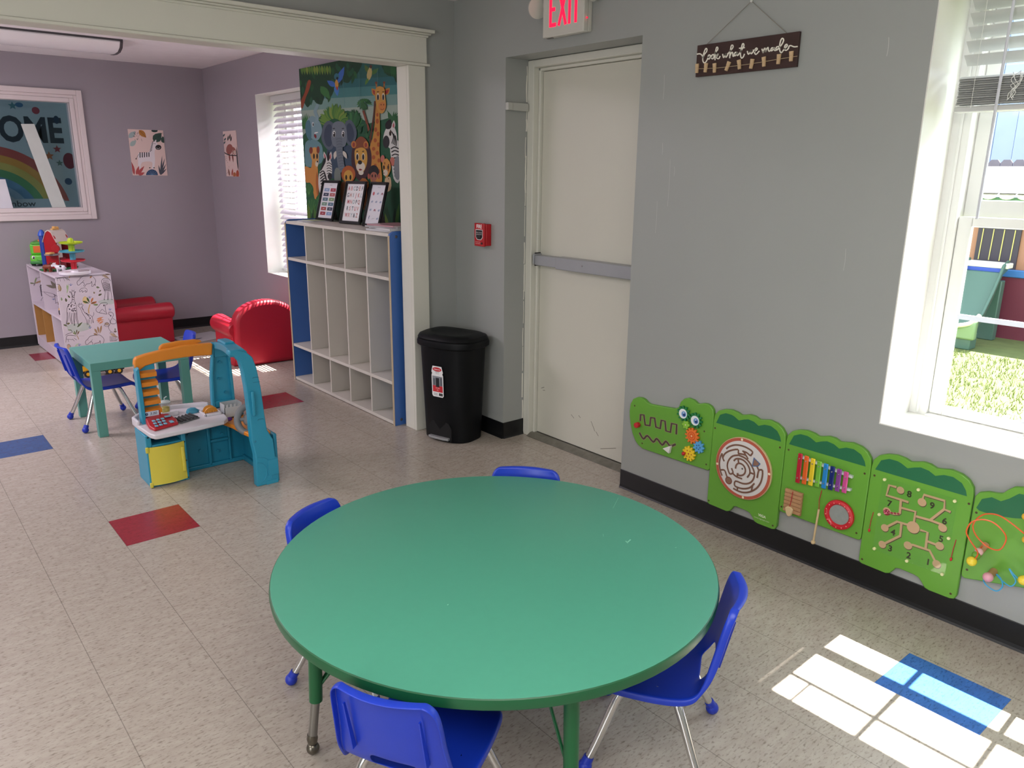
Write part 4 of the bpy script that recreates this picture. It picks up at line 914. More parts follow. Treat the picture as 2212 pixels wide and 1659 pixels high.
# lioness
a.poly([(92,1050),(150,1060),(165,980),(210,1040),(215,1180),(215,1370),(190,1370),(150,1210),(100,1190)], '#d9944a', 4); a.poly([(145,900),(180,865),(215,890),(222,990),(205,1075),(180,1030),(150,960)], '#d9a058', 4); a.ell(150,895,17,32,'#8a3c2c'); a.ell(217,890,15,34,'#8a3c2c'); a.ell(205,1020,14,28,'#e6d8c0'); a.ell(210,1000,7,9,'#17120f')
for x in (178, 208): a.ell(x,950,8,26,'#17120f')
a.leaf(205,1090,215,1370,14,'#b86a34')
# zebra (left)
a.poly([(225,1120),(265,1040),(300,960),(340,1000),(348,1110),(320,1170),(310,1290),(250,1320),(222,1240)], '#e2e2de', 4); a.leaf(290,990,272,905,15,'#e2e2de'); a.leaf(330,990,340,905,15,'#e2e2de'); a.leaf(290,985,275,920,8,'#c06a70'); a.leaf(331,985,338,920,8,'#c06a70'); a.leaf(312,1000,318,900,14,'#15151a')
for i in range(7): a.stroke([(232+i*3,1110+i*26),(268+i*6,1090+i*22),(292+i*4,1150+i*20)], 11, '#16161a', 4)
for i in range(5): a.stroke([(300,1020+i*24),(322,1012+i*24),(346,1030+i*22)], 7, '#16161a', 4)
a.ell(328,1140,20,30,'#222428'); a.poly([(240,1090),(265,1000),(285,960),(290,1000),(262,1060)], '#15151a', 3)
# little elephant, lion cub, monkey, leopard cub
a.poly([(378,1110),(395,1060),(425,1070),(440,1130),(435,1200),(385,1200)], '#7f8a84', 3)
a.ell(512,1120,66,82,'#b8602c'); a.ell(512,1140,44,60,'#d8a448')
for x in (492, 532): a.ell(x,1150,9,24,'#17120f')
a.poly([(445,1200),(500,1220),(480,1400),(440,1360)], '#7a4a24', 3); a.poly([(590,1200),(560,1400),(480,1390),(520,1210)], '#3a5a2c', 3)
a.poly([(700,1240),(800,1230),(830,1330),(800,1420),(700,1420),(690,1320)], '#14181e', 3); a.ell(752,1100,50,66,'#16191d'); a.ell(705,1140,12,26,'#b8604c'); a.ell(800,1140,11,26,'#b8604c'); a.ell(752,1140,34,42,'#b06a58'); a.ell(752,1215,32,40,'#b07a5c')
for x in (738, 768): a.ell(x,1135,6,15,'#17120f')
a.stroke([(735,1205),(752,1212),(770,1203)], 4, '#4a2a20')
a.poly([(850,1160),(900,1150),(905,1260),(850,1280)], '#e0c49a', 3); a.ell(835,975,20,36,'#cf7a6a'); a.ell(918,1000,24,42,'#cf7a6a'); a.poly([(835,1010),(870,970),(905,1010),(910,1080),(870,1150),(838,1080)], '#d99a4a', 4); a.ell(862,1105,22,30,'#e9dcc8')
for x in (848, 888): a.ell(x,1055,8,20,'#17120f')
for i in range(9): a.ell(random.uniform(845, 905), random.uniform(1000, 1240), 5, 6, '#7a3c24')
a.poly([(940,980),(985,960),(985,1160),(940,1140)], '#8a8f94', 3)
# foreground leaves
for x, y, r_ in ((160,1430,60),(240,1380,48),(130,1270,44)): a.ell(x,y,r_,r_*1.5,'#2a6a38'); [a.stroke([(x,y+r_),(x+r_*.8*math.cos(q),y-r_*1.2*math.sin(q))], 3, '#5a9a50', 0) for q in (.6, 1.1, 1.6, 2.1, 2.6)]
for i in range(30):
    x = random.uniform(110, 1000); a.leaf(x, random.uniform(1560, 1700), x+random.uniform(-50, 50), random.uniform(1380, 1500), 16, random.choice(['#1a4a2c','#2a6236','#12382a','#4a7a34','#5f7f2c']))
for x, y, x2, y2 in ((450,200,470,480),(612,160,622,500),(785,120,790,300)): a.stroke([(x,y),(x2,y2)], 2.5, '#5f8f90', 0)
a.build('printed_picture', mt_, m=paintmat('cloth_print', .75))

# ------------------------------------------------------------------ wall posters
zp = thing('zebra_poster', 'pink poster of a smiling zebra among leaves on the back wall', 'poster', FY(1.393, YB-.001, 1.478))
MB().box(0, .308, 0, .408, .0005, .004).build('poster_sheet', mat('poster_cream', '#e6cfc8', .6), zp)
Hz = homog([(1082,1102),(1386,1108),(1435,1500),(1142,1500)], [(0,.408),(.305,.408),(.308,0),(0,0)])
a = Art(c0=.0045, T=Hz, clip=(0, .308, 0, .408))
a.poly([(1080,1098),(1390,1104),(1440,1505),(1140,1505)], '#e6cdc6')
a.leaf(1095,1180,1150,1120,24,'#a5b8b8'); a.leaf(1110,1250,1160,1200,22,'#a9bcb8'); a.leaf(1180,1110,1245,1175,24,'#b5772e'); a.stroke([(1185,1112),(1240,1170)], 2.5, '#6a4420', 0)
for i in range(24): x = random.uniform(1130, 1210); y = random.uniform(1125, 1210); a.stroke([(x, y), (x+5, y+8)], 2.5, '#2a2626', 0)
a.ell(1315,1112,28,14,'#1f3a34'); a.leaf(1310,1210,1375,1130,40,'#2c4a40'); a.leaf(1400,1220,1385,1160,22,'#2c4a40'); a.stroke([(1385,1130),(1345,1170)], 3, '#2a2626', 0)
a.poly([(1185,1310),(1270,1300),(1290,1220),(1330,1210),(1345,1250),(1320,1290),(1325,1370),(1318,1440),(1300,1440),(1298,1385),(1215,1390),(1205,1440),(1188,1440),(1180,1370)], '#e9e2e6', 3)
for i in range(5): a.stroke([(1195+i*19,1303),(1197+i*19,1350-i*2)], 8, '#17161a', 0)
for i in range(7): a.stroke([(1276+i*3,1295-i*13),(1296+i*2,1285-i*13)], 5, '#17161a', 0)
a.ell(1351,1258,26,22,'#17161a'); a.stroke([(1335,1262),(1350,1272),(1366,1260)], 3, '#e9e2e6'); a.leaf(1322,1215,1330,1190,7,'#e9e2e6'); a.stroke([(1185,1320),(1165,1358)], 3, '#17161a', 0); a.ell(1164,1360,5,6,'#17161a'); a.stroke([(1310,1225),(1330,1228)], 2.5, '#17161a', 0)
for x, y, x2, y2 in ((1155,1495,1125,1385),(1170,1495,1190,1420),(1180,1495,1235,1420),(1190,1498,1240,1475)): a.leaf(x,y,x2,y2,13,'#b04a4a')
a.poly(circ(1302,1498,50,20,a0=PI,a1=2*PI), '#27466a')
for q in range(7): t_ = PI+PI*(q+.5)/7; a.stroke([(1302,1498),(1302+44*math.cos(t_),1498+44*math.sin(t_))], 2.5, '#6a8ab0', 0)
for x, y in ((1385,1330),(1408,1350),(1420,1400),(1425,1440),(1355,1410),(1360,1440)): a.leaf(1375,1495,x,y,7,'#454a55')
for x in (1282, 1318): a.ell(x,1435,6,5,'#17161a')
a.build('printed_picture', zp)
sp = thing('sloth_poster', 'pink poster of a sloth hanging on a branch on the right back room wall', 'poster', RW(3.912, 1.478, XW-.001))
MB().box(0, .318, 0, .402, .0005, .004).build('poster_sheet', mat('poster_cream', '#e6cfc8', .6), sp)
Hs = homog([(1905,1118),(2013,1108),(2045,1510),(1940,1508)], [(0,.402),(.318,.402),(.318,0),(0,0)])
a = Art(c0=.0045, T=Hs, clip=(0, .318, 0, .402)); a.poly([(1900,1115),(2015,1105),(2048,1512),(1938,1512)], '#e3cac4')
for x, y in ((1915,1150),(1925,1185),(1920,1215)): a.leaf(x-8,y+15,x+8,y-12,7,'#3a5a5c')
for x, y in ((1950,1160),(1965,1145),(1975,1165)): a.leaf(x-3,y+42,x+3,y-8,6,'#20302c')
a.ell(1962,1275,27,46,'#9c5a50',.1); a.leaf(1975,1260,2015,1280,13,'#9c5a50'); a.leaf(1960,1310,1968,1385,7,'#8e5048'); a.leaf(1985,1310,1996,1390,7,'#8e5048'); a.stroke([(1912,1300),(1960,1325),(2020,1330)], 9, '#1d1a1c', 4); a.ell(2003,1298,16,22,'#9c5a50'); a.ell(2005,1300,11,15,'#e3cfc0'); a.ell(2000,1299,2.5,4,'#1d1a1c'); a.ell(2010,1299,2.5,4,'#1d1a1c'); a.leaf(2038,1460,2020,1250,8,'#3a3f46')
for i in range(18): x = random.uniform(1925, 1960); y = random.uniform(1330, 1490); a.stroke([(x, y), (x+2, y+7)], 2, '#5a4444', 0)
a.leaf(1965,1505,1955,1440,7,'#8a5a4a'); a.leaf(1985,1505,1990,1440,7,'#b04a3a'); a.ell(2005,1495,12,22,'#b06a3a'); a.ell(2030,1490,12,36,'#a8482e')
a.build('printed_picture', sp)

# ceiling light in the back room
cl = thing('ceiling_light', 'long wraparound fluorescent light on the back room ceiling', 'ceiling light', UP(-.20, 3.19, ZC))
pr = [(-.19, 0), (-.19, -.022), (-.165, -.055), (-.10, -.078), (0, -.084), (.10, -.078), (.165, -.055), (.19, -.022), (.19, 0)]
m = MB(); m.loft([[(x, y, z) for y, z in pr] for x in (-.60, -.40, 0, .9, 1.27)]); m.build('diffuser', mat('diffuser_acrylic', '#e6e3e6', .25, var=.02), cl)
m = MB(); m.box(-.62, 1.285, -.195, .195, -.014, 0); m.loft([[(x, y*1.02, z*1.04) for y, z in pr] for x in (1.265, 1.285)]); m.build('fixture_pan', mat('fixture_gap_shade', '#4a474b', .5), cl)  # pan coloured dark to paint the shadow gap along the ceiling

# ------------------------------------------------------------------ toy shelf wrapped in animal paper
ts_ = thing('toy_shelf', 'low toy shelf wrapped in white animal print paper near the back wall', 'shelf', UP(.457, 3.185, 0, math.radians(1.3)))
SWd, SLn, SHt = .392, 1.10, .73
wrap = mat('wrap_white_paper', '#cfc4cf', .5, var=.03); brownb = mat('particle_board', '#a97a3e', .6, var=.1, scale=20)
Ft = frame((0, 0, 0), (0, -1, 0), (0, 0, 1))         # open long side looks along -x; a = -y
m = MB(); m.box(0, SWd, 0, .014, 0, SHt); eo = m.build('end_panel', wrap, ts_, bevel=.002)
m = MB(); m.box(0, SWd, SLn-.014, SLn, .02, SHt); m.build('end_panel', wrap, ts_, bevel=.002)
MB().box(0, SWd, 0, SLn, SHt-.016, SHt+.0005).build('top', wrap, ts_, bevel=.002)
MB().box(SWd-.012, SWd, .014, SLn-.014, .05, SHt-.016).build('back_panel', wrap, ts_)
MB().box(.002, SWd-.012, .014, SLn-.014, .385, .400).build('shelf', wrap, ts_, bevel=.001)
MB().box(.002, SWd-.012, .014, SLn-.014, .085, .100).build('shelf', wrap, ts_, bevel=.001)
MB().box(.004, .016, .014, SLn-.014, .01, .085).build('toe_kick', wrap, ts_)
MB().box(.003, SWd-.012, .575, .588, .400, SHt-.016).build('divider', wrap, ts_, bevel=.001)
MB().box(.003, SWd-.012, .355, .368, .100, .385).build('divider', wrap, ts_, bevel=.001)
MB().box(.003, SWd-.012, .700, .713, .100, .385).build('divider', brownb, ts_, bevel=.001)
m = MB(); m.box(SWd-.016, SWd-.012, .37, SLn-.02, .101, .384); m.box(.01, SWd-.02, .3685, .3725, .101, .384); m.box(.01, SWd-.02, SLn-.02, SLn-.0145, .101, .384); m.build('bare_board', brownb, ts_)
INK = '#3c3440'
def S(A, pts, w_=4.5, c=INK, sm=4): A.stroke(pts, w_, c, sm)
He = homog([(525,290),(1320,228),(1478,1490),(711,1575)], [(0,.73),(SWd,.73),(SWd,0),(0,0)])
a = Art(c0=.0004, T=He, clip=(.001, SWd-.001, .001, SHt-.001))
a.poly([(700,960),(980,930),(1000,1020),(760,1060)], '#b9bfbd', 3); a.poly([(1150,620),(1330,590),(1370,660),(1180,660)], '#b9bfbd', 3); a.ell(950,610,38,52,'#dcc08c')
for lf in (((700,470),(690,390),12,'#9cb487'),((690,520),(715,380),9,'#a5bc90'),((735,580),(700,540),12,'#6a7454'),((685,635),(670,580),16,'#6a6a54'),((620,620),(610,570),12,'#8fa07a'),((1110,425),(1160,435),14,'#7c8568'),((1180,470),(1150,490),10,'#6a6450'),((1140,545),(1195,520),14,'#5e5a44'),((1085,520),(1075,490),13,'#8a7c64'),
   ((835,990),(912,915),13,'#5d6a4a'),((640,950),(700,975),12,'#6a7454'),((690,945),(735,930),14,'#77704c'),((1020,300),(1050,265),12,'#a87a58'),((725,305),(728,265),9,'#a08468'),((600,490),(575,385),26,'#b9a080'),((700,1025),(760,1030),10,'#9aa08a'),((1010,990),(1020,960),8,'#8a9a7a')): a.leaf(*lf[0],*lf[1],lf[2],lf[3])
for x, y in ((1000,580),(960,560),(1075,590)): pass
for p in ((915,625,1010,655,'#5a6a3c'),(975,570,1015,650,'#4c6238'),(1065,575,1030,650,'#c07a4c'),(1120,630,1040,665,'#b0683c'),(1140,675,1060,675,'#7f9464'),(1090,640,1030,660,'#8a5a34')): a.leaf(*p[:4],14,p[4])
S(a, [(1005,800),(1000,740),(1020,670)], 16, '#c9a878')
for p in ((1115,880,1215,850),(1110,900,1225,885),(1130,930,1190,860),(1150,940,1215,905)): a.leaf(*p,12,'#cf8a62')
for p in ((1085,1010,1130,1090),(1130,980,1150,1080),(1185,965,1165,1080),(1070,1080,1130,1105)): a.leaf(*p,15,'#a8876a')
for p in ((770,1060,815,1095,'#8a9a6a'),(865,1040,835,1100,'#7c5a44'),(790,1040,825,1100,'#6a7a4a'),(830,1020,828,1090,'#6a5a44')): a.leaf(*p[:4],8,p[4])
S(a, [(828,1100),(850,1140),(855,1160)], 9, '#b09068')
for x, y in ((745,395),(1015,570),(1310,740),(1020,995),(865,1235)):
    for q in (-25, -8, 8, 25): S(a, [(x, y+15), (x+q, y-22+abs(q)*.5)], 4, '#5b74b4', 0)
for x in (775, 790, 805, 820, 865, 885, 905, 925): a.ell(x, 272 if x < 830 else 1112, 4, 2.5, '#555060', n=6)
# hippo (twice), small hippo
def hippo(ox, oy, k=1., w_=5):
    f = lambda l: [(ox+x*k, oy+y*k) for x, y in l]
    S(a, f([(0,125),(-5,85),(30,50),(60,15),(120,0),(190,-5),(235,20),(262,60),(255,110),(258,135)]), w_); S(a, f([(0,125),(25,128),(55,100),(85,90),(100,120),(92,140),(110,145),(125,118),(150,112)]), w_); S(a, f([(150,112),(190,100),(205,75),(210,120),(205,142),(228,142),(240,115),(258,135)]), w_); S(a, f([(60,100),(95,60)]), w_*.7, INK, 0); a.ell(ox+33*k, oy+68*k, 4*k, 4*k, INK, n=8)
hippo(840,270); hippo(958,1105); hippo(870,440,.42,4)
# giraffes
S(a, [(750,500),(735,490),(728,500),(755,520),(765,600),(745,650),(700,700),(688,760),(690,850),(678,950)]); S(a, [(800,500),(815,490),(800,520),(795,600),(820,680),(830,760),(838,860),(860,960)]); S(a, [(755,500),(775,480),(800,500),(790,545),(770,545),(755,500)]); S(a, [(765,480),(760,465)]); S(a, [(788,480),(792,465)])
for l in ([(700,780),(705,860),(685,950)],[(730,780),(735,870),(760,945)],[(760,790),(755,880),(775,945)],[(790,780),(785,880),(805,970)],[(820,780),(825,880),(850,955)],[(800,790),(800,880),(790,970)]): S(a, l, 5)
for i in range(26): x, y = random.uniform(705, 825), random.uniform(640, 770); a.ell(x, y, 8, 7, INK, n=7)
for i in range(8): a.ell(random.uniform(768, 792), random.uniform(550, 640), 5, 6, INK, n=6)
S(a, [(860,660),(845,690),(880,720),(915,800),(960,870),(980,960)]); S(a, [(905,690),(915,740),(960,800),(1020,820),(1050,850),(1065,930)]); S(a, [(860,690),(880,665),(920,680),(905,700)]); S(a, [(870,665),(868,650)]); S(a, [(895,665),(900,650)])
for l in ([(990,880),(985,950)],[(1010,880),(1000,960)],[(1040,880),(1035,940)],[(1060,890),(1070,930)],[(1050,850),(1075,810),(1070,780)]): S(a, l, 4)
for i in range(20): t_ = random.random(); a.ell(895+t_*130+random.uniform(-8, 8), 710+t_*150+random.uniform(-10, 12), 6, 5, INK, n=6)
# zebra at the right edge, seated bear, flamingo, monkey cat, lions
def zeb(oy):
    S(a, [(1195,oy+70),(1190,oy+20),(1230,oy-10),(1300,oy),(1318,oy+30)], 5); S(a, [(1195,oy+70),(1215,oy+130),(1240,oy+170),(1235,oy+250),(1225,oy+290)], 5); S(a, [(1300,oy+60),(1320,oy+150),(1335,oy+240),(1340,oy+290)], 5); S(a, [(1270,oy+180),(1278,oy+290)], 5); S(a, [(1290,oy+180),(1285,oy+285)], 5)
    for i in range(9): S(a, [(1200+i*3,oy+60+i*14),(1240,oy+50+i*14),(1310,oy+75+i*12)], 5)
    for i in range(4): S(a, [(1210+i*22,oy+5),(1225+i*22,oy+50)], 4)
    for x in (1228, 1280, 1340): a.ell(x, oy+292, 8, 6, INK, n=8)
zeb(310)
a.leaf(1200,250,1300,300,18,'#b49c84'); a.leaf(1240,240,1310,245,12,'#8a7464'); a.ell(1265,238,22,12,'#7a6a64'); S(a, [(1195,270),(1240,262),(1318,330)], 4)
S(a, [(1300,1080),(1340,1060),(1400,1120),(1430,1140),(1400,1180),(1305,1190)], 4); a.leaf(1310,1080,1420,1140,20,'#b49c84'); a.ell(1385,1055,22,14,'#7a6a64'); a.leaf(1380,1010,1390,1040,12,'#77806a')
for i in range(6): S(a, [(1305+i*18,1120),(1312+i*18,1190)], 4)
S(a, [(1140,700),(1180,655),(1250,645),(1275,665),(1240,690),(1250,770),(1265,805),(1220,800),(1130,780),(1105,740),(1140,700)], 5); S(a, [(1150,790),(1180,755),(1200,740),(1240,780)], 4); a.ell(1222,685,10,12,INK)
S(a, [(1320,835),(1290,800),(1300,780),(1340,785),(1360,820),(1330,880),(1310,920),(1340,945),(1390,940),(1395,900),(1350,870)], 5); S(a, [(1285,870),(1320,930),(1290,980),(1290,1010),(1330,1070)], 4); a.ell(1262,945,34,20,'#a58f80'); S(a, [(1225,970),(1260,925),(1300,950),(1270,985),(1225,970)], 4); a.ell(1321,832,7,10,INK)
S(a, [(680,1160),(690,1110),(740,1100),(820,1110)], 5); S(a, [(670,1100),(700,1080),(760,1060),(750,1030),(735,1025)], 5)
for l in ([(680,1150),(672,1200)],[(705,1160),(715,1195)],[(770,1150),(795,1185)],[(790,1140),(830,1170)],[(690,1155),(770,1160)]): S(a, l, 4)
S(a, [(550,310),(600,300),(650,285),(690,310),(720,330)], 5)
for l in ([(560,310),(555,345)],[(590,310),(600,350)],[(640,300),(660,345)],[(670,300),(700,335)],[(690,290),(735,340)]): S(a, l, 4)
S(a, [(540,390),(590,400),(600,470),(560,490)], 4); a.ell(715,1260,25,34,'#c0a08a'); a.leaf(800,1260,860,1210,12,'#b8c4ac'); S(a, [(690,1240),(715,1225),(740,1250),(735,1290)], 4)
S(a, [(690,1380),(730,1350),(800,1370),(830,1420)], 4); S(a, [(900,1330),(980,1340),(1000,1420)], 4); a.leaf(850,1450,900,1390,14,'#7c8a64'); a.leaf(1100,1420,1160,1360,16,'#a8876a'); hippo(1150,1350,.7)
a.build('printed_wrap', eo, M=None).matrix_local = frame((0, 0, 0), (1, 0, 0), (0, 0, 1))
# simple wrap print elsewhere
def scribble(a_, x0, x1, y0, y1, n):
    for i in range(n):
        x, y = random.uniform(x0, x1), random.uniform(y0, y1); k = random.random(); s_ = random.uniform(.03, .06)
        if k < .45:
            pts = [(x+random.uniform(-s_, s_), y+random.uniform(-s_, s_)) for _ in range(5)]; pts.sort(key=lambda p: math.atan2(p[1]-y, p[0]-x)); a_.stroke(pts, .0022, INK, 4, closed=True)
        elif k < .8:
            for q in range(4): t_ = random.uniform(0, PI); a_.leaf(x, y, x+s_*math.cos(t_), y+s_*math.sin(t_), .006, random.choice(['#8c9a70','#a8876a','#6f7a58','#b98a62']))
        else: [a_.stroke([(x, y), (x+s_*.5*math.cos(t_), y+s_*.5*math.sin(t_))], .002, '#5b74b4', 0) for t_ in (.6, 1.2, 1.9, 2.5)]
a = Art(c0=.0009, clip=(.001, SWd-.001, .001, SLn-.001)); scribble(a, 0, SWd, 0, SLn, 26); a.build('printed_wrap', ts_).matrix_local = Matrix.Translation((0, 0, SHt))
a = Art(c0=.0004, clip=(.02, .56, .402, .70)); scribble(a, .02, .56, .41, .7, 10)
for cx in (.22, .78):
    b_ = a if cx < .5 else Art(c0=.0004, clip=(.59, 1.08, .402, .70))
    b_.stroke([(cx-.02,.67),(cx,.62),(cx+.01,.55),(cx-.03,.50),(cx-.035,.42)], .005, INK); b_.stroke([(cx+.02,.67),(cx+.02,.56),(cx+.05,.50),(cx+.045,.42)], .005, INK)
    for i in range(14): b_.ell(cx+random.uniform(-.02, .035), random.uniform(.48, .62), .006, .007, INK, n=6)
    if cx > .5: scribble(b_, .6, 1.08, .41, .7, 8); b_.build('printed_wrap', ts_).matrix_local = frame((SWd-.0125, 0, 0), (0, 1, 0), (0, 0, 1)) @ Matrix.Diagonal((1, 1, -1, 1))
a.build('printed_wrap', ts_).matrix_local = frame((SWd-.0125, 0, 0), (0, 1, 0), (0, 0, 1)) @ Matrix.Diagonal((1, 1, -1, 1))

for y0, z0, w0, k in ((.5745, .402, .36, 0), (SLn-.0145, .402, .36, 1), (.3545, .102, .36, 2)):
    a = Art(c0=.0004, clip=(.004, w0, 0, .30 if k < 2 else .28)); scribble(a, .03, w0, .02, .26, 9)
    if k == 1:
        a.stroke([(.10,.27),(.12,.22),(.12,.17),(.08,.13),(.075,.04)], .006, INK); a.stroke([(.15,.27),(.15,.18),(.19,.13),(.185,.04)], .006, INK)
        for i in range(18): a.ell(.13+random.uniform(-.03, .04), random.uniform(.10, .24), .007, .008, INK, n=6)
    if k == 0:
        a.stroke([(.10,.03),(.11,.10),(.10,.17)], .008, '#8a7464')
        for q in (.2, .8, 1.4, 2.0, 2.7): a.leaf(.10, .17, .10+.08*math.cos(q), .17+.07*math.sin(q), .012, '#7a7468')
    a.build('printed_wrap', ts_).matrix_local = frame((.004, y0, z0), (1, 0, 0), (0, 0, 1))

ST = SHt+.0035                                       # toy resting height
# green toy bus
bu = thing('toy_bus', 'green toy bus with a smiling face on top of the animal print shelf', 'toy', UP(.535, 4.10, ST, math.radians(-18)))
gr = plastic('toy_green', '#5fc033', .35); gd = plastic('toy_dark_green', '#2c7a34', .4)
def rbox(x0, x1, y0, y1, z0, z1, m_, name, par, bev=.008):
    return MB().box(x0, x1, y0, y1, z0, z1).build(name, m_, par, bevel=bev, seg=3)
rbox(-.062, .062, -.10, .16, .022, .085, gr, 'lower_body', bu, .014); rbox(-.064, .064, -.104, .164, .016, .040, gd, 'bumper', bu, .008)
rbox(-.058, .058, -.075, .155, .085, .165, gr, 'cab', bu, .010); rbox(-.05, .05, -.082, .15, .160, .178, plastic('toy_green2', '#4aa02c', .35), 'roof', bu, .008)
rbox(-.038, .040, -.0775, -.07, .098, .150, plastic('toy_orange', '#d8661e', .4), 'windscreen', bu, .004)
for y in (-.03, .04, .11): rbox(.054, .060, y-.02, y+.02, .10, .145, plastic('window_brown', '#6a4a2a', .3), 'window', bu, .003)
for y in (-.05, .11):
    for x in (-.052, .052): MB().tube([(x-.012, y, .021), (x+.012, y, .021)], .021, 20).build('wheel', mat('black_plastic', '#1b1b1e', .4), bu, bevel=.002)
a = Art(c0=.1005, step=.0002)
for x in (-.04, .036): a.ell(x, .066, .010, .013, '#e9efe4'); a.ell(x+.001, .064, .007, .010, '#121212'); a.ell(x-.002, .069, .0022, .003, '#ffffff')
a.stroke([(-.022,.048),(0,.040),(.022,.048)], .004, '#1f4a1c'); a.build('face', bu).matrix_local = frame((0, 0, 0), (1, 0, 0), (0, 0, 1))
MB().box(-.012, .012, -.02, .01, .176, .192).build('roof_knob', plastic('toy_orange', '#d8661e', .4), bu, bevel=.003)
bu.scale = (1.2, 1.15, 1.12)
# toy barn
ba = thing('toy_barn', 'red toy barn with a cream roof and a blue silo on the shelf', 'toy', UP(.575, 3.68, ST, math.radians(40)))
rd = plastic('toy_barn_red', '#a3121f', .35); crm = plastic('toy_cream', '#d8cbc2', .4); dgn = plastic('base_green', '#1f6a3a', .5)
m = MB(); m.prism([(-.13,-.07),(.14,-.07),(.16,-.03),(.16,.08),(-.12,.08),(-.15,0)], 0, .012); m.build('base_plate', dgn, ba, bevel=.002)
gab = [(-.055,0),(-.055,.215),(-.050,.25),(-.022,.29),(0,.302),(.022,.29),(.050,.25),(.055,.215),(.055,0)]
for x in (-.06, .075): MB().prism(gab, x, x+.012, Matrix(((0,0,1,0),(1,0,0,0),(0,1,0,.012),(0,0,0,1)))).build('gable_wall', rd, ba, bevel=.002)
m = MB(); m.box(-.05, .078, .045, .052, .012, .22); m.box(-.05, .0, -.052, -.045, .012, .22); m.build('side_wall', plastic('barn_panel', '#cfc3be', .4), ba)
m = MB()
for k, (p, q) in enumerate((((-.062,.222),(-.026,.300)),((-.026,.300),(.0,.316)),((.0,.316),(.026,.300)),((.026,.300),(.062,.222)))):
    m.add([(x, y, z+dz) for x in (-.066, .092) for dz in (0, .006) for (y, z) in (p, q)], [(0,1,3,2),(4,6,7,5),(0,4,5,1),(2,3,7,6),(0,2,6,4),(1,5,7,3)])
m.build('roof', crm, ba)
m = MB(); m.box(-.02, .05, -.012, .012, .318, .330); m.box(.0, .02, -.012, .012, .33, .346); m.box(.038, .05, -.01, .01, .33, .342); m.build('weather_vane', plastic('toy_sand', '#d9a860', .4), ba, bevel=.002)
MB().tube([(-.035, .085, .0), (-.035, .085, .27)], .024, 20).build('silo', plastic('silo_blue', '#1e3f94', .35), ba); MB().lathe([(.027, .27), (.030, .275), (.022, .30), (.010, .318), (.004, .320)], 20, Matrix.Translation((-.035, .085, 0))).build('silo_cap', plastic('cap_blue', '#2a56b8', .35), ba)
MB().box(-.115, -.045, -.065, .02, .12, .135).build('balcony', plastic('toy_grey', '#8a8284', .5), ba, bevel=.003); MB().box(-.15, -.09, -.06, -.02, .135, .150).build('hay_bale', plastic('toy_sand', '#d9a860', .4), ba, bevel=.005)
MB().tube([(-.075, -.055, .175), (-.062, -.052, .175)], .032, 24).build('round_window', rd, ba)
MB().box(-.04, .02, -.060, -.054, .012, .10).build('barn_door', plastic('barn_door_red', '#7a0e1a', .4), ba, bevel=.002)
fc = MB()
for x in (.10, .125, .15): fc.box(x-.003, x+.003, -.06, -.054, .012, .06)
fc.box(.095, .155, -.06, -.055, .045, .052); fc.box(.095, .155, -.06, -.055, .028, .034); fc.build('fence', plastic('toy_grey2', '#b8b4b8', .5), ba)
m = MB(); [m.tube([(.115, y, .012), (.115, y, .075)], .008, 8) for y in (.0, .03)]; m.box(.09, .15, -.02, .05, .075, .083); m.build('shelter', plastic('toy_dark', '#2c3a34', .5), ba)
# ball drop tower
bd = thing('ball_drop_tower', 'ball drop toy with yellow, blue and red trays on a white base', 'toy', UP(.612, 3.275, ST))
wh = plastic('toy_white2', '#dcd9e0', .3)
MB().lathe([(.108, 0), (.112, .004), (.112, .020), (.106, .024), (.098, .018), (.03, .016), (.024, .03)], 40).build('base', wh, bd)
def tray(z, r, m_, col_r, name, dy=0):
    MB().lathe([(col_r, z-.055), (col_r, z-.008), (r*.55, z-.002), (r*.93, z+.006), (r, z+.016), (r*.97, z+.018), (r*.90, z+.010), (r*.5, z+.004), (col_r*.8, z+.004)], 36).build(name, m_, bd)
tray(.095, .088, plastic('tray_red', '#cf2136', .3), .021, 'red_tray'); tray(.166, .090, plastic('tray_blue', '#4fa9c4', .3), .021, 'blue_tray'); tray(.232, .084, plastic('tray_lime', '#b7cf24', .3), .022, 'yellow_tray')
MB().lathe([(.022, .236), (.022, .262), (.017, .276), (.004, .281)], 24).build('top_cap', plastic('tray_lime', '#b7cf24', .3), bd)
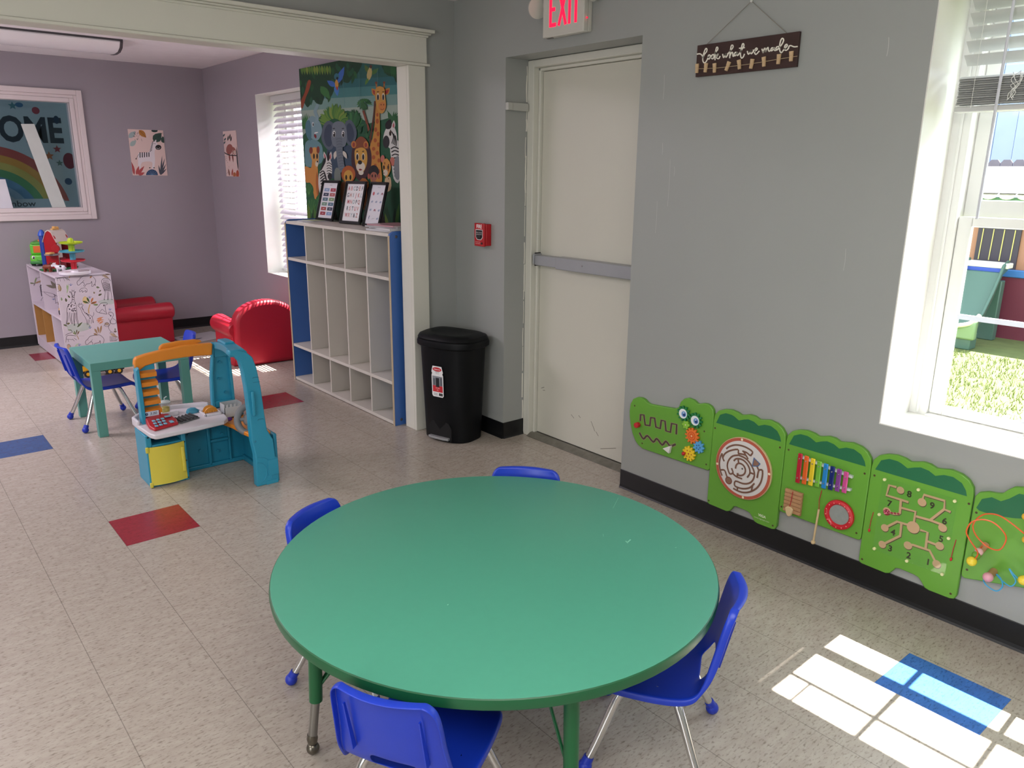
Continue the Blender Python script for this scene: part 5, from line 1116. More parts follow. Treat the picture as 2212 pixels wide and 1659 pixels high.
# animals
def animal(name, label, x, y, rz, col, spots, k=1.):
    t = thing(name, label, 'toy', UP(x, y, ST, rz), 'toy farm animals on the shelf')
    V = {'hip': (-.022,0,.034), 'mid': (0,0,.036), 'sho': (.022,0,.036), 'nk': (.031,0,.047), 'hd': (.040,0,.054), 'nose': (.054,0,.047)}
    m = MB(); m.loft([[(c[0], r*math.cos(2*PI*i/12)*.9, c[2]+r*math.sin(2*PI*i/12)) for i in range(12)] for c, r in (((-.030,0,.036),.006),((-.024,0,.036),.015),((0,0,.036),.017),((.020,0,.037),.016),((.028,0,.044),.013))], Matrix.Scale(k, 4))
    for x_ in (-.018, .018):
        for y_ in (-.009, .009): m.tube([(x_*k, y_*k, .034*k), (x_*k, y_*k, .001)], [.0075*k, .0062*k], 10)
    m.tube([(v[0]*k, 0, v[2]*k) for v in (V['sho'], V['nk'], V['hd'], V['nose'])], [.013*k, .012*k, .012*k, .008*k], 12); m.ball((.040*k, 0, .055*k), .0125*k, n=12); m.ball((.053*k, 0, .048*k), .0085*k, n=10)
    for s_ in (-1, 1): m.ball((.036*k, s_*.012*k, .064*k), .005*k, n=8)
    m.tube([(-.028*k, 0, .04*k), (-.036*k, 0, .028*k)], .0025*k, 6)
    m.build('body', col, t)
    if spots:
        q = MB()
        for p, r in (((-.010,-.014,.040),.006),((.002,-.0145,.034),.005),((-.004,.013,.044),.007),((.008,0,.052),.006),((.044,-.011,.058),.0022),((.044,.011,.058),.0022)): q.ball((p[0]*k, p[1]*k, p[2]*k), r*k, n=10)
        q.build('black_patch', mat('black_plastic', '#1b1b1e', .4), t)
    else:
        q = MB(); q.tube([(.030*k,0,.066*k),(.022*k,0,.056*k),(.016*k,0,.050*k)], .005*k, 8); q.build('mane', mat('mane_dark', '#2a1a14', .6), t)
animal('toy_horse', 'brown toy horse standing left of the toy cow', .470, 3.525, -.7, plastic('toy_brown', '#7a3520', .4), False, 1.15)
animal('toy_cow', 'white toy cow with black patches in front of the toy barn', .545, 3.425, 2.6, plastic('toy_white2', '#dcd9e0', .3), True, 1.15)
# toy car in the shelf
ca = thing('toy_car', 'yellow and red toy car inside the upper bay of the shelf', 'toy', UP(.535, 3.36, .4015, math.radians(95)))
yl = plastic('toy_yellow', '#e3a81c', .35)
m = MB(); m.prism([(-.075,.018),(-.078,.05),(-.05,.062),(-.03,.098),(.03,.100),(.055,.062),(.08,.050),(.082,.018)], -.04, .04, Matrix(((1,0,0,0),(0,0,-1,0),(0,1,0,0),(0,0,0,1)))); m.build('car_body', yl, ca, bevel=.008)
m = MB(); m.prism([(-.028,.068),(-.018,.092),(.022,.093),(.040,.068)], -.0412, .0412, Matrix(((1,0,0,0),(0,0,-1,0),(0,1,0,0),(0,0,0,1)))); m.build('car_window', plastic('toy_red', '#c5202b', .3), ca)
for x in (-.045, .05):
    for y in (-.035, .035): MB().tube([(x, y-.01, .019), (x, y+.01, .019)], .019, 18).build('wheel', mat('black_plastic', '#1b1b1e', .4), ca, bevel=.002)
MB().box(-.02, .02, -.02, .02, .098, .108).build('siren', plastic('toy_pinkish', '#cfa6a0', .4), ca, bevel=.004)
# toy truck on the floor
tr = thing('toy_truck', 'yellow toy dump truck on the floor behind the teal table', 'toy', UP(.63, 2.86, 0, math.radians(-4)))
m = MB(); m.box(-.15, .15, -.045, .045, .030, .046); m.build('chassis', mat('black_plastic', '#1b1b1e', .4), tr, bevel=.003)
m = MB(); m.box(-.145, -.075, -.05, .05, .046, .13); m.build('cab', yl, tr, bevel=.008); MB().box(-.149, -.10, -.052, .052, .092, .120).build('cab_window', mat('toy_window_dark', '#3a3228', .2), tr, bevel=.002)
m = MB(); m.prism([(-.062,.05),(-.068,.115),(.15,.115),(.13,.05)], -.055, .055, Matrix(((1,0,0,0),(0,0,-1,0),(0,1,0,0),(0,0,0,1)))); m.build('dump_bed', yl, tr, bevel=.004)
for x in (-.105, .045, .11):
    for y in (-.045, .045):
        wo = MB().tube([(x, y-.014, .027), (x, y+.014, .027)], .027, 20).build('wheel', mat('black_plastic', '#1b1b1e', .4), tr, bevel=.003); MB().tube([(x, y-.0155, .027), (x, y+.0155, .027)], .013, 16).build('hub', yl, wo)

# ------------------------------------------------------------------ red toddler armchairs
redv = mat('armchair_red', '#b3192f', .42, var=.05, scale=8)
def armchair(label, x, y, rz, w_, d_, hb, ha, arch):
    t = thing('toddler_armchair', label, 'armchair', UP(x, y, 0, rz), 'red toddler armchairs in the back room')
    # front = +y
    iw = w_/2-.085
    m = MB(); m.box(-iw-.01, iw+.01, -d_/2+.05, d_/2-.03, .0, .17); m.build('base', redv, t, bevel=.02, seg=3)
    m = MB(); m.box(-iw, iw, -d_/2+.08, d_/2-.01, .165, .235); m.build('seat_cushion', redv, t, bevel=.028, seg=4)
    # back: arched slab
    pr = [(-w_/2+.03, 0), (w_/2-.03, 0)]; zs = ha-.03
    n = 18; tops = [((w_/2-.03)*math.cos(PI*i/n)*(1 if arch else 1), zs+(hb-zs)*math.sin(PI*i/n)**(.85 if arch else .35)) for i in range(n+1)]
    m = MB(); m.prism([pr[0], pr[1]]+tops, 0, .13, frame((0, -d_/2+.13, 0), (1, 0, 0), (0, 0, 1))); m.build('backrest', redv, t, bevel=.035, seg=4)
    for s_ in (-1, 1):
        m = MB(); x0, x1 = sorted((s_*(iw), s_*(w_/2-.012))); m.box(x0, x1, -d_/2+.06, d_/2, 0, ha-.07); ao = m.build('arm', redv, t, bevel=.012, seg=3)
        m = MB(); q = []
        for yy, r in ((-d_/2+.05,.054),(-d_/2+.07,.068),(0,.072),(d_/2-.03,.076),(d_/2+.003,.072),(d_/2+.016,.058)): q.append([(s_*(w_/2-.052)+r*math.cos(2*PI*i/20)*1.05, yy, ha-.066+r*math.sin(2*PI*i/20)) for i in range(20)])
        m.loft(q); m.build('arm_roll', redv, ao)
    return t
armchair('red toddler armchair with rolled arms behind the animal print shelf', 1.14, 4.0, math.radians(-86), .56, .58, .47, .355, False)
armchair('red toddler armchair seen from behind with a rounded back beside the cubby shelf', 1.800, 2.655, math.radians(-3), .58, .50, .525, .36, True)

# ------------------------------------------------------------------ small teal table
tt = thing('side_table', 'small square teal table between two blue child chairs', 'table', UP(.525, 1.535))
tl_ = mat('teal_paint', '#5d9c92', .42, var=.03)
MB().box(-.275, .275, -.275, .275, .40, .45).build('tabletop', tl_, tt, bevel=.002)
for x in (-.25, .25):
    for y in (-.25, .25): MB().box(x-.025, x+.025, y-.025, y+.025, 0, .40).build('leg', tl_, tt, bevel=.0015)

# ------------------------------------------------------------------ toy food truck stand (world coordinates)
ft_ = thing('toy_food_truck', 'blue and orange toy food truck stand with a yellow oven door', 'toy', UP(.5, .3, 0))
def wb(mb, name, m_, par=ft_, **k):
    o = mb.build(name, m_, None, **k); o.parent = par; o.matrix_parent_inverse = Matrix.Translation((-.5, -.3, 0)) if par is ft_ else Matrix.Identity(4)
    return o
aq = plastic('toy_aqua', '#2d93b3', .35); aqd = plastic('toy_aqua_dark', '#1f7f9d', .4); org = plastic('toy_orange_yellow', '#e0892a', .35); yel = plastic('toy_soft_yellow', '#d9cb4e', .38); wht = plastic('toy_counter_white', '#d3cfd6', .35)
def FYf(y, z0=0): return frame((0, y, 0), (1, 0, 0), (0, 0, 1))
# oven cabinet
m = MB(); m.box(.262, .290, .285, .47, 0, .272); m.box(.430, .452, .285, .45, 0, .272); m.box(.29, .43, .44, .455, 0, .272); m.box(.29, .43, .285, .45, .0, .018); m.box(.29, .43, .285, .45, .205, .218); m.box(.29, .43, .285, .30, .262, .272)
cab = wb(m, 'oven_cabinet', aq, bevel=.004)
m = MB(); m.loft([[(x, .2845-.016*math.sin(PI*(x-.262)/.18) - (.004 if k else 0)*0, z) for x in [.268+i*.0172 for i in range(11)]]+[(x, .279-.016*math.sin(PI*(x-.262)/.18), z) for x in [.268+i*.0172 for i in range(11)][::-1]] for k, z in enumerate((.012, .07, .14, .212))])
dr = wb(m, 'oven_door', yel, smooth=True)
m = MB(); m.box(.418, .434, .262, .274, .055, .190); h = m.build('door_handle', yel, dr, bevel=.004)
for b_ in ((.256, .272, .272, .284, .185, .215), (.258, .274, .272, .284, .002, .028)): MB().box(*b_).build('door_hinge', yel, dr, bevel=.004)
m = MB()
for x, z in ((.275,.262),(.443,.266),(.443,.205),(.443,.105),(.443,.012)): m.tube([(x, .2855, z), (x, .2838, z)], .0045, 10)
m.build('screw_hole', mat('screw_dark', '#15303c', .4), cab)
# lower panels
m = MB(); m.box(.452, .800, .400, .416, 0, .29); m.box(.590, .606, .385, .40, .01, .28); m.box(.606, .700, .38, .402, .135, .150); m.box(.70, .712, .385, .40, .01, .28); m.box(.452, .800, .385, .40, 0, .022)
lo = wb(m, 'lower_panel', aqd, bevel=.004)
m = MB()
for x, z in ((.50,.20),(.55,.10),(.63,.21),(.64,.08),(.67,.17)): m.tube([(x, .401, z), (x, .390, z)], .008, 12)
m.build('screw_boss', aqd, lo)
m = MB(); m.box(.785, .803, -.02, .416, 0, .255); m.box(.77, .79, .0, .40, .0, .03); wb(m, 'side_panel', aqd, bevel=.005)
# end panel with the wheel (faces the camera)
out = [(.680,-.0),(.790,.0),(.797,.02),(.797,.130),(.785,.136),(.780,.232),(.752,.290),(.744,.400),(.738,.506),(.724,.610),(.708,.665),(.680,.694),(.625,.712),(.600,.712),(.596,.690),(.622,.680),(.645,.650),(.656,.600),(.664,.519),(.670,.384),(.672,.248),(.684,.165)]
m = MB(); m.prism(out, .0, .045, frame((0, .015, 0), (1, 0, 0), (0, 0, 1))); ep = wb(m, 'end_panel', aq, bevel=.005, seg=2)
m = MB(); m.tube(catmull([(.690+.075*math.sin(q)*1.0, -.0305, .072+.085*math.cos(q)) for q in (0.0, .6, 1.2, 1.8, 2.3)], 5), .0022, 6); m.tube(catmull([(.690+.045*math.sin(q), -.0305, .072+.055*math.cos(q)) for q in (0.0, .6, 1.2, 1.8, 2.4, 3.0)], 5), .0022, 6)
m.box(.742, .795, -.034, -.028, .045, .128); m.box(.728, .790, -.033, -.028, .0, .020); m.build('wheel_moulding', aq, ep, bevel=.001)
m = MB(); m.box(.682, .697, -.046, -.028, .375, .500); m.build('side_handle', aq, ep, bevel=.004)
m = MB(); m.tube([(.700, -.031, .560), (.702, -.031, .565), (.727, -.031, .565), (.728, -.031, .560)], .0014, 6); m.tube([(.708, -.031, .345), (.710, -.031, .350), (.736, -.031, .350), (.738, -.031, .345)], .0014, 6); m.tube([(.700, -.031, .540), (.735, -.031, .540)], .0009, 6); m.build('seam_line', mat('seam_blue', '#1c6f8a', .5), ep)
MB().ball((.688, -.030, .240), .005, n=10).build('screw_boss', aqd, ep)
# roof bridge from the end panel back to the middle post
br_ = []
for t_ in range(9):
    u_ = t_/8; x_ = .603+(.690-.603)*u_; y_ = -.015+.47*u_; w2 = .085+.0*u_; zt = .712-.055*u_+.012*math.sin(PI*u_)
    br_.append([(x_, y_, zt-.035), (x_+w2, y_, zt-.045), (x_+w2, y_, zt-.018), (x_+w2-.02, y_, zt-.002), (x_, y_, zt)])
m = MB(); m.loft(br_); bo = wb(m, 'roof_bridge', aq, bevel=.003)
m = MB(); m.loft([[(x_+.008, y_, z_+.0), (x_+.062, y_, z_), (x_+.056, y_, z_+.012), (x_+.013, y_, z_+.012)] for x_, y_, z_ in ((.640,.17,.699),(.668,.32,.684),(.682,.40,.672))]); m.build('roof_cap', aq, bo, bevel=.003)
# middle post
m = MB(); m.prism([(.656,.29),(.654,.34),(.660,.47),(.676,.58),(.684,.655),(.775,.650),(.772,.57),(.774,.45),(.776,.34),(.778,.29)], 0, .012, frame((0, .482, 0), (1, 0, 0), (0, 0, 1)))
m.prism([(.656,.30),(.654,.34),(.660,.47),(.676,.58),(.684,.652),(.694,.652),(.686,.58),(.672,.47),(.668,.30)], 0, .030, frame((0, .480, 0), (1, 0, 0), (0, 0, 1)))
m.prism([(.764,.30),(.762,.45),(.760,.57),(.762,.65),(.775,.65),(.772,.57),(.776,.45),(.778,.30)], 0, .030, frame((0, .480, 0), (1, 0, 0), (0, 0, 1)))
m.box(.665, .770, .455, .475, .30, .335); m.box(.690, .765, .456, .472, .575, .645)
mp_ = wb(m, 'middle_post', aq, bevel=.003)
m = MB()
for x, z in ((.716,.545),(.705,.455),(.734,.375)): m.tube([(x, .471, z), (x, .458, z)], .008, 12)
m.build('screw_boss', aqd, mp_)
m = MB(); m.box(.771, .780, .484, .50, .37, .56); m.build('menu_board_edge', plastic('toy_bright_yellow', '#e8c52a', .4), mp_)
# left post with orange shelves
m = MB(); m.prism([(.287,.29),(.285,.45),(.285,.575),(.300,.59),(.305,.45),(.306,.29)], 0, .05, frame((0, .450, 0), (1, 0, 0), (0, 0, 1))); m.box(.288, .385, .445, .452, .30, .60); lp = wb(m, 'left_post', aq, bevel=.003)
for k in range(5):
    z0 = .545-.048*k; x0 = .304+.0015*k
    m = MB(); m.add([(x0, .448, z0+.018), (x0+.078, .448, z0+.018), (x0, .408, z0+.010), (x0+.078, .408, z0+.010), (x0, .448, z0), (x0+.078, .448, z0), (x0, .412, z0-.012), (x0+.078, .412, z0-.012)], [(0,1,3,2),(4,6,7,5),(2,3,7,6),(0,2,6,4),(1,5,7,3)])
    so_ = m.build('menu_slat', org, lp, bevel=.0)
    MB().box(x0+.004, x0+.074, .4465, .4475, z0-.030, z0-.002).build('dark_slot', mat('slot_black', '#120f0a', .6), lp)
m = MB(); m.box(.302, .384, .4455, .4475, .555, .575); m.box(.308, .386, .43, .4475, .318, .345); m.build('slat_frame', org, lp, bevel=.002)
# orange arch
lo_ = [(.301,.560),(.340,.585),(.387,.594),(.450,.600),(.531,.602),(.600,.600),(.672,.594)]; up_ = [(.680,.657),(.600,.662),(.531,.664),(.426,.654),(.350,.644),(.304,.634),(.293,.622),(.289,.600),(.292,.560)]
m = MB(); m.prism(lo_+up_, 0, .035, frame((0, .470, 0), (1, 0, 0), (0, 0, 1))); ar = wb(m, 'orange_arch', org, bevel=.006, seg=3)
m = MB(); m.prism([(.420,.650),(.428,.668),(.445,.678),(.52,.683),(.600,.682),(.628,.676),(.640,.664),(.600,.655)], 0, .02, frame((0, .490, 0), (1, 0, 0), (0, 0, 1))); m.build('arch_crest', org, ar, bevel=.006)
# counter
m = MB(); poly = [(.285,.195),(.300,.190),(.470,.200),(.628,.220),(.660,.250),(.672,.320),(.672,.50),(.640,.56),(.500,.600),(.345,.600),(.262,.500),(.262,.400),(.272,.230)]
m.prism(poly, .274, .298); m.prism([(.345,.600),(.500,.600),(.64,.56),(.66,.53),(.65,.51),(.49,.585),(.35,.585)], .29, .318)
m.prism([(.262,.40),(.262,.5),(.345,.60),(.35,.585),(.277,.495),(.276,.40)], .29, .318)
co = wb(m, 'counter', wht, bevel=.006, seg=3)
m = MB(); m.box(.575, .664, .335, .350, .297, .308); m.box(.575, .585, .335, .44, .297, .308); m.box(.655, .664, .335, .44, .297, .308); m.box(.575, .664, .43, .44, .297, .308); m.build('topping_tray', wht, co, bevel=.003)
m = MB(); m.box(.395, .402, .45, .47, .298, .326); m.box(.40, .48, .455, .465, .298, .322); m.build('counter_divider', wht, co, bevel=.003)
# grill
m = MB(); m.prism([(.438,.290),(.545,.330),(.530,.430),(.428,.392)], .2985, .304); gl = wb(m, 'grill', mat('grill_grey', '#55575a', .45), bevel=.003)
m = MB()
for k in range(5): u_ = .1+.2*k; m.tube([(.438+.107*u_, .300+.04*u_, .306), (.430+.10*u_, .382+.04*u_, .306)], .0055, 8)
m.build('grill_bar', mat('grill_dark', '#2c2d30', .5), gl)
# cash register
rg = plastic('register_red', '#b4202b', .35)
m = MB(); m.loft([[(.300,.248,z0),(.425,.285,z1),(.432,.330,z1+.006),(.415,.405,z2),(.375,.425,z2),(.300,.395,z2),(.290,.300,z1)] for z0, z1, z2 in ((.298,.298,.298),(.312,.313,.332))])
rgo = wb(m, 'cash_register', rg, bevel=.006, seg=3)
m = MB(); m.box(.300, .378, .408, .424, .325, .362); m.build('display_housing', rg, rgo, bevel=.006)
a = Art(c0=.0005); a.rect(.302, .371, .332, .357, '#c9d3e2'); a.ell(.3125, .3445, .0065, .0075, '#2a3a6a'); a.text('1', .3125, .341, .008, '#c9d3e2', bold=.02); a.text('3.00', .344, .338, .0135, '#2a3550', bold=.01, shear=.15)
a.build('display', rgo).matrix_local = frame((0, .4078, 0), (1, 0, 0), (0, 0, 1))
m = MB(); kk = plastic('key_blue', '#79b3cc', .35)
def RP(u_, v): # point on the sloped top
    return (.318+.075*u_+.006*v, .268+.022*u_+.095*v, .3165+.0175*v)
for i in range(3):
    for j in range(3):
        p = RP(i*.30, j*.30+.05); m.box(p[0]-.0075, p[0]+.0075, p[1]-.010, p[1]+.010, p[2]-.002, p[2]+.0035)
p = RP(1.05, .05); m.box(p[0]-.009, p[0]+.009, p[1]-.012, p[1]+.02, p[2]-.002, p[2]+.0035); p = RP(1.0, .75); m.box(p[0]-.014, p[0]+.014, p[1]-.010, p[1]+.010, p[2]-.002, p[2]+.0035)
m.build('number_key', kk, rgo, bevel=.002)
# orange dashboard with steering wheel
m = MB(); m.prism([(.640,.40),(.672,.230),(.676,.12),(.688,.02),(.79,.02),(.79,.44),(.66,.46)], .240, .262); ds = wb(m, 'dashboard', org, bevel=.006, seg=3)
sw = MB(); Mw = Matrix.Translation((.722, .125, .310)) @ Matrix.Rotation(-.5, 4, 'Z') @ Matrix.Rotation(1.05, 4, 'X')
ring = [(.056*math.cos(2*PI*i/28), .070*math.sin(2*PI*i/28), 0) for i in range(28)]
sw.tube(ring, .0175, 12, Mw, closed=True); sw.ball((0, 0, -.004), .030, Mw, sc=(1.0, 1.2, .6)); sw.tube([(-.050, 0, 0), (.050, 0, 0)], .010, 10, Mw); sw.tube([(0, 0, 0), (0, -.062, 0)], .010, 10, Mw); sw.tube([(0, 0, -.004), (0, 0, -.055)], .012, 10, Mw)
sw.build('steering_wheel', plastic('toy_grey3', '#75777b', .45), ds)
MB().tube([(.705, .055, .262), (.735, .050, .285)], .0145, 18).build('ignition_knob', plastic('toy_lime', '#8fc95a', .35), ds, bevel=.003)
MB().ball((.672, .265, .285), .013, sc=(1.3, 1, .8)).build('gear_knob', plastic('toy_purple', '#4a1f6a', .35), ds)
# loose play food and containers on the stand
cu = thing('toy_cup', 'clear plastic cup of yellow lemonade with a lid and straw', 'cup', UP(.436, .530, .2985))
MB().lathe([(.021, .0), (.0215, .003), (.0255, .050), (.0275, .054), (.0275, .058)], 24).build('cup_body', glassmat('cup_clear', (.93, .93, .93), .12), cu); MB().lathe([(.0195, .002), (.0215, .030), (.019, .033)], 24).build('lemonade', plastic('lemon_yellow', '#d6c34a', .3), cu)
MB().lathe([(.028, .057), (.028, .061), (.022, .066), (.006, .070)], 24).build('cup_lid', plastic('lid_white', '#c9d4d2', .3), cu); MB().tube([(0, 0, .05), (.0, 0, .082), (.012, -.004, .089)], .003, 8).build('straw', plastic('lid_white', '#c9d4d2', .3), cu)
bk = thing('toy_basket', 'small white toy fries basket at the corner of the food truck counter', 'basket', UP(.728, .385, .2640, 0)); bk.scale = (.9, 1, 1.2)
m = MB(); 
for (x0, x1, y0, y1) in ((-.052,.052,-.034,-.031),(-.052,.052,.031,.034),(-.052,-.049,-.034,.034),(.049,.052,-.034,.034)): m.box(x0, x1, y0, y1, 0, .048)
m.box(-.052, .052, -.034, .034, 0, .003)
for k in range(4): x = -.035+k*.023; m.box(x-.006, x+.006, -.0345, -.031, .047, .060)
m.box(-.052, .052, .031, .034, .048, .062); m.box(-.052, -.049, -.034, .034, .048, .062); m.box(.049, .052, -.034, .034, .048, .062)
m.build('basket_body', plastic('basket_white', '#b8bcc0', .4), bk)
fd = thing('toy_taco', 'orange ribbed play food shell in the white tray', 'toy food', UP(.619, .389, .3035))
m = MB(); 
for k in (-1, 1): m.prism(circ(0, .0, .034, 18, ry=.032, a0=0, a1=PI), -.003, .003, Matrix.Translation((0, k*.012, .002)) @ Matrix.Rotation(PI/2-k*.28, 4, 'X'))
for k in range(5): m.tube([(-.026+.013*k, -.019, .003), (-.024+.012*k, -.010, .024-.004*abs(k-2))], .003, 6)
m.build('food_shell', plastic('food_orange', '#cf8a2e', .4), fd)
sc_ = thing('toy_scoop', 'rounded blue toy scoop beside the orange play food', 'toy food', UP(.552, .455, .2985))
m = MB(); m.loft([[(x, r*math.cos(PI*i/12), max(0, r*math.sin(PI*i/12))*1.1) for i in range(13)] for x, r in ((-.034,.010),(-.026,.021),(-.008,.025),(.012,.022),(.026,.012),(.034,.006))]); m.build('scoop_body', plastic('scoop_blue', '#3d8aa6', .4), sc_)

# play mat behind the chair
pm = thing('play_mat', 'thin pale printed play mat on the floor by the back wall', 'mat', UP(1.68, 3.78, 0, math.radians(12)))
MB().box(-.20, .22, -.17, .17, .0005, .010).build('mat_body', mat('mat_pale', '#c9c6ca', .6), pm, bevel=.002)
a = Art(c0=.0105); a.leaf(-.15,.0,-.05,.05,.02,'#9a3a4a'); a.leaf(-.1,-.08,.0,-.05,.02,'#4a4a58'); a.ell(-.12,.10,.03,.02,'#5a6a8a'); a.build('mat_print', pm)

# ------------------------------------------------------------------ blinds
bl = mat('blind_white', '#c4c5c4', .5, var=.02)
def slat(mb, z, w_, ln, tilt, cc, a0=.012, th=1.):
    M = Matrix.Translation((a0, z, cc)) @ Matrix.Rotation(tilt, 4, 'X')
    pr = [(-w_/2, 0), (-w_/4, .0022), (0, .003), (w_/4, .0022), (w_/2, 0), (w_/4, -.0004), (0, .0006), (-w_/4, -.0004)]
    mb.loft([[(x, q*th, p) for p, q in pr] for x in (0, ln)], M)
b1 = thing('window_blind', 'white slatted blind half raised in the deep right window', 'blind', RW(-2.406, .658))
m = MB()
z = 1.252
while z < 1.45: slat(m, z, .050, .93, math.radians(-38), -.145, .052, 1.3); z += .0425
m.build('slats', bl, b1)
m = MB(); z = 1.112
for k in range(13): slat(m, z+.0001*k, .050, .935, math.radians(random.uniform(-1, 1)), -.145+random.uniform(-.003, .003), .050, 3.2); z += .0066
m.build('stacked_slats', bl, b1)
MB().box(.048, .985, 1.088, 1.106, -.171, -.119).build('bottom_rail', bl, b1, bevel=.004); MB().box(.045, .99, 1.445, 1.486, -.175, -.115).build('headrail', bl, b1, bevel=.003)
m = MB(); m.tube([(.185, 1.46, -.10), (.185, .745, -.088)], .0048, 8); m.tube([(.185, 1.46, -.10), (.185, 1.478, -.115)], .003, 6); m.build('tilt_wand', mat('wand_white', '#c9cbd4', .25), b1)
m = MB()
for x in (.10, .50, .90):
    for cc in (-.119, -.171): MB().tube([(x, 1.10, cc), (x, 1.45, cc)], .0009, 5).build('ladder_cord', mat('cord_white', '#e6e6e2', .7), b1)
for k in range(5):
    random.seed(20+k); pts = [(.225+random.uniform(-.016, .016), 1.20-i*.020+random.uniform(-.004, .004), -.112+random.uniform(0, .012)) for i in range(5)]; m.tube(catmull(pts, 6), .0011, 5)
m.build('loose_cord', mat('cord_white', '#e6e6e2', .7), b1)
b2 = thing('window_blind', 'white slatted blind lowered in the back room window behind the tapestry edge', 'blind', RW(3.115, .652))
m = MB(); z = .06
while z < 1.44: slat(m, z, .050, .96, math.radians(47), -.15, .035); z += .0475
m.build('slats', translucent('blind_backlit', '#e2dbe6', .25), b2); MB().box(.03, 1.0, .015, .035, -.176, -.124).build('bottom_rail', bl, b2, bevel=.004); MB().box(.02, 1.01, 1.44, 1.495, -.18, -.12).build('headrail', bl, b2, bevel=.003)
m = MB()
for x in (.14, .52, .9):
    for cc in (-.124, -.176): MB().tube([(x, .03, cc), (x, 1.45, cc)], .0012, 5).build('ladder_cord', mat('cord_white', '#e6e6e2', .7), b2)

# ------------------------------------------------------------------ outside
m = MB(); m.box(XO, 30, -16, 22, -.12, -.10); struct('ground', m, mat('grass_base', '#5f6a38', .9, var=.35, scale=9, bump=.6, bscale=40))
random.seed(11); vs = []; fs = []
for i in range(16000):
    x = 3.2+random.random()**1.3*4.2; y = -2.4+(x-2)*.28+random.uniform(-1.5, 1.9); h_ = random.uniform(.02, .055); q = random.uniform(0, PI); w2 = .005
    k = len(vs); dx_, dy_ = math.cos(q)*w2, math.sin(q)*w2
    vs += [(x-dx_, y-dy_, -.10), (x+dx_, y+dy_, -.10), (x+random.uniform(-.03, .03), y+random.uniform(-.03, .03), -.10+h_)]; fs.append((k, k+1, k+2))
m = MB(); m.add(vs, fs); go = m.build('grass', mat('grass_blade', '#7d8650', .7, var=.3, scale=6), smooth=False, origin=(6, -1, -.1)); setp(go, 'sunlit short green lawn outside the right window', 'grass', kind='stuff')
# playhouse
PX = 8.5
ph = thing('playhouse', 'orange and burgundy plastic playhouse with a white tiled roof outside the window', 'playhouse', frame((PX, 1.0, -.10), (0, -1, 0), (0, 0, 1)))
m = MB(); m.box(0, 4.0, .66, 1.36, -1.8, 0); m.build('upper_wall', plastic('play_orange', '#a3735a', .5), ph); m = MB(); m.box(0, 4.0, 0, .66, -1.8, .02); m.build('lower_wall', plastic('play_burgundy', '#6a2438', .5), ph)
MB().box(-.02, 4.02, .64, .72, -.1, .035).build('blue_band', plastic('play_blue', '#3f74b4', .4), ph, bevel=.01); MB().box(-.1, 4.1, 1.34, 1.44, -1.9, .10).build('roof_fascia', plastic('play_green', '#5c8a6a', .5), ph, bevel=.01)
m = MB(); n = 26
for r_ in range(3):
    for k in range(n):
        x = -.1+k*.165; z0 = 1.42+r_*.085; c1 = .14-r_*.2
        m.loft([[(x+.0825+.0825*math.cos(PI*i/8), z0+.06+.0*i+dz-(.055*math.sin(PI*i/8) if e_ == 0 else 0), c_+ (.02*math.sin(PI*i/8))) for i in range(9)] for e_, (c_, dz) in enumerate(((c1, 0), (c1-.22, .10)))], cap=False)
m.build('roof_tiles', plastic('play_roof_white', '#efece4', .5), ph, solid=.01)
m = MB(); m.box(1.375, 1.78, .72, 1.15, -.02, .02); do = m.build('dark_doorway', mat('door_dark', '#3b3440', .6), ph)
m = MB(); 
for k in range(4): m.tube([(1.42+.1*k, .80, .024), (1.42+.1*k+.006, 1.12, .024)], .005, 6)
m.build('yellow_rope', mat('rope_yellow', '#d8cf7a', .7), do)
# slide
sl = thing('garden_slide', 'green plastic slide standing on the lawn in front of the playhouse', 'slide', frame((PX-.18, -.36, -.10), (0, -1, 0), (0, 0, 1)))
gS = plastic('slide_green', '#4a685c', .4); secs = []
for c_, z_ in ((0, .74), (.12, .70), (.30, .45), (.48, .25), (.62, .17), (.74, .16)): secs.append([(.02, z_+.09, c_), (.05, z_+.09, c_), (.055, z_, c_), (.385, z_, c_), (.39, z_+.09, c_), (.42, z_+.09, c_), (.41, z_-.02, c_), (.03, z_-.02, c_)])
m = MB(); m.loft(secs); m.build('chute', gS, sl, bevel=.01)
m = MB(); m.box(.02, .44, .745, .80, -.04, .10); m.build('slide_top', plastic('play_roof_white', '#efece4', .5), sl, bevel=.01); MB().box(.05, .40, .70, .745, .0, .10).build('slide_seat', plastic('play_blue2', '#2446a8', .4), sl, bevel=.01)
m = MB(); m.tube(catmull([(-.02, .34, .70), (.03, .27, .78), (.12, .235, .82), (.22, .23, .83), (.32, .235, .82), (.42, .27, .78), (.46, .34, .70)], 5), .022, 10); m.build('slide_rim', plastic('rim_pale', '#dfe6c4', .4), sl)
m = MB(); m.prism([(-.03,.10),(.47,.10),(.47,.30),(.42,.25),(.22,.215),(.03,.25),(-.03,.30)], .72, .80); m.build('slide_lip', plastic('slide_light_green', '#7f9a70', .4), sl, bevel=.02); MB().box(.04, .40, 0, .62, -.02, .08).build('slide_ladder', gS, sl, bevel=.01); MB().box(0, .44, 0, .16, .62, .78).build('slide_foot', gS, sl, bevel=.01)
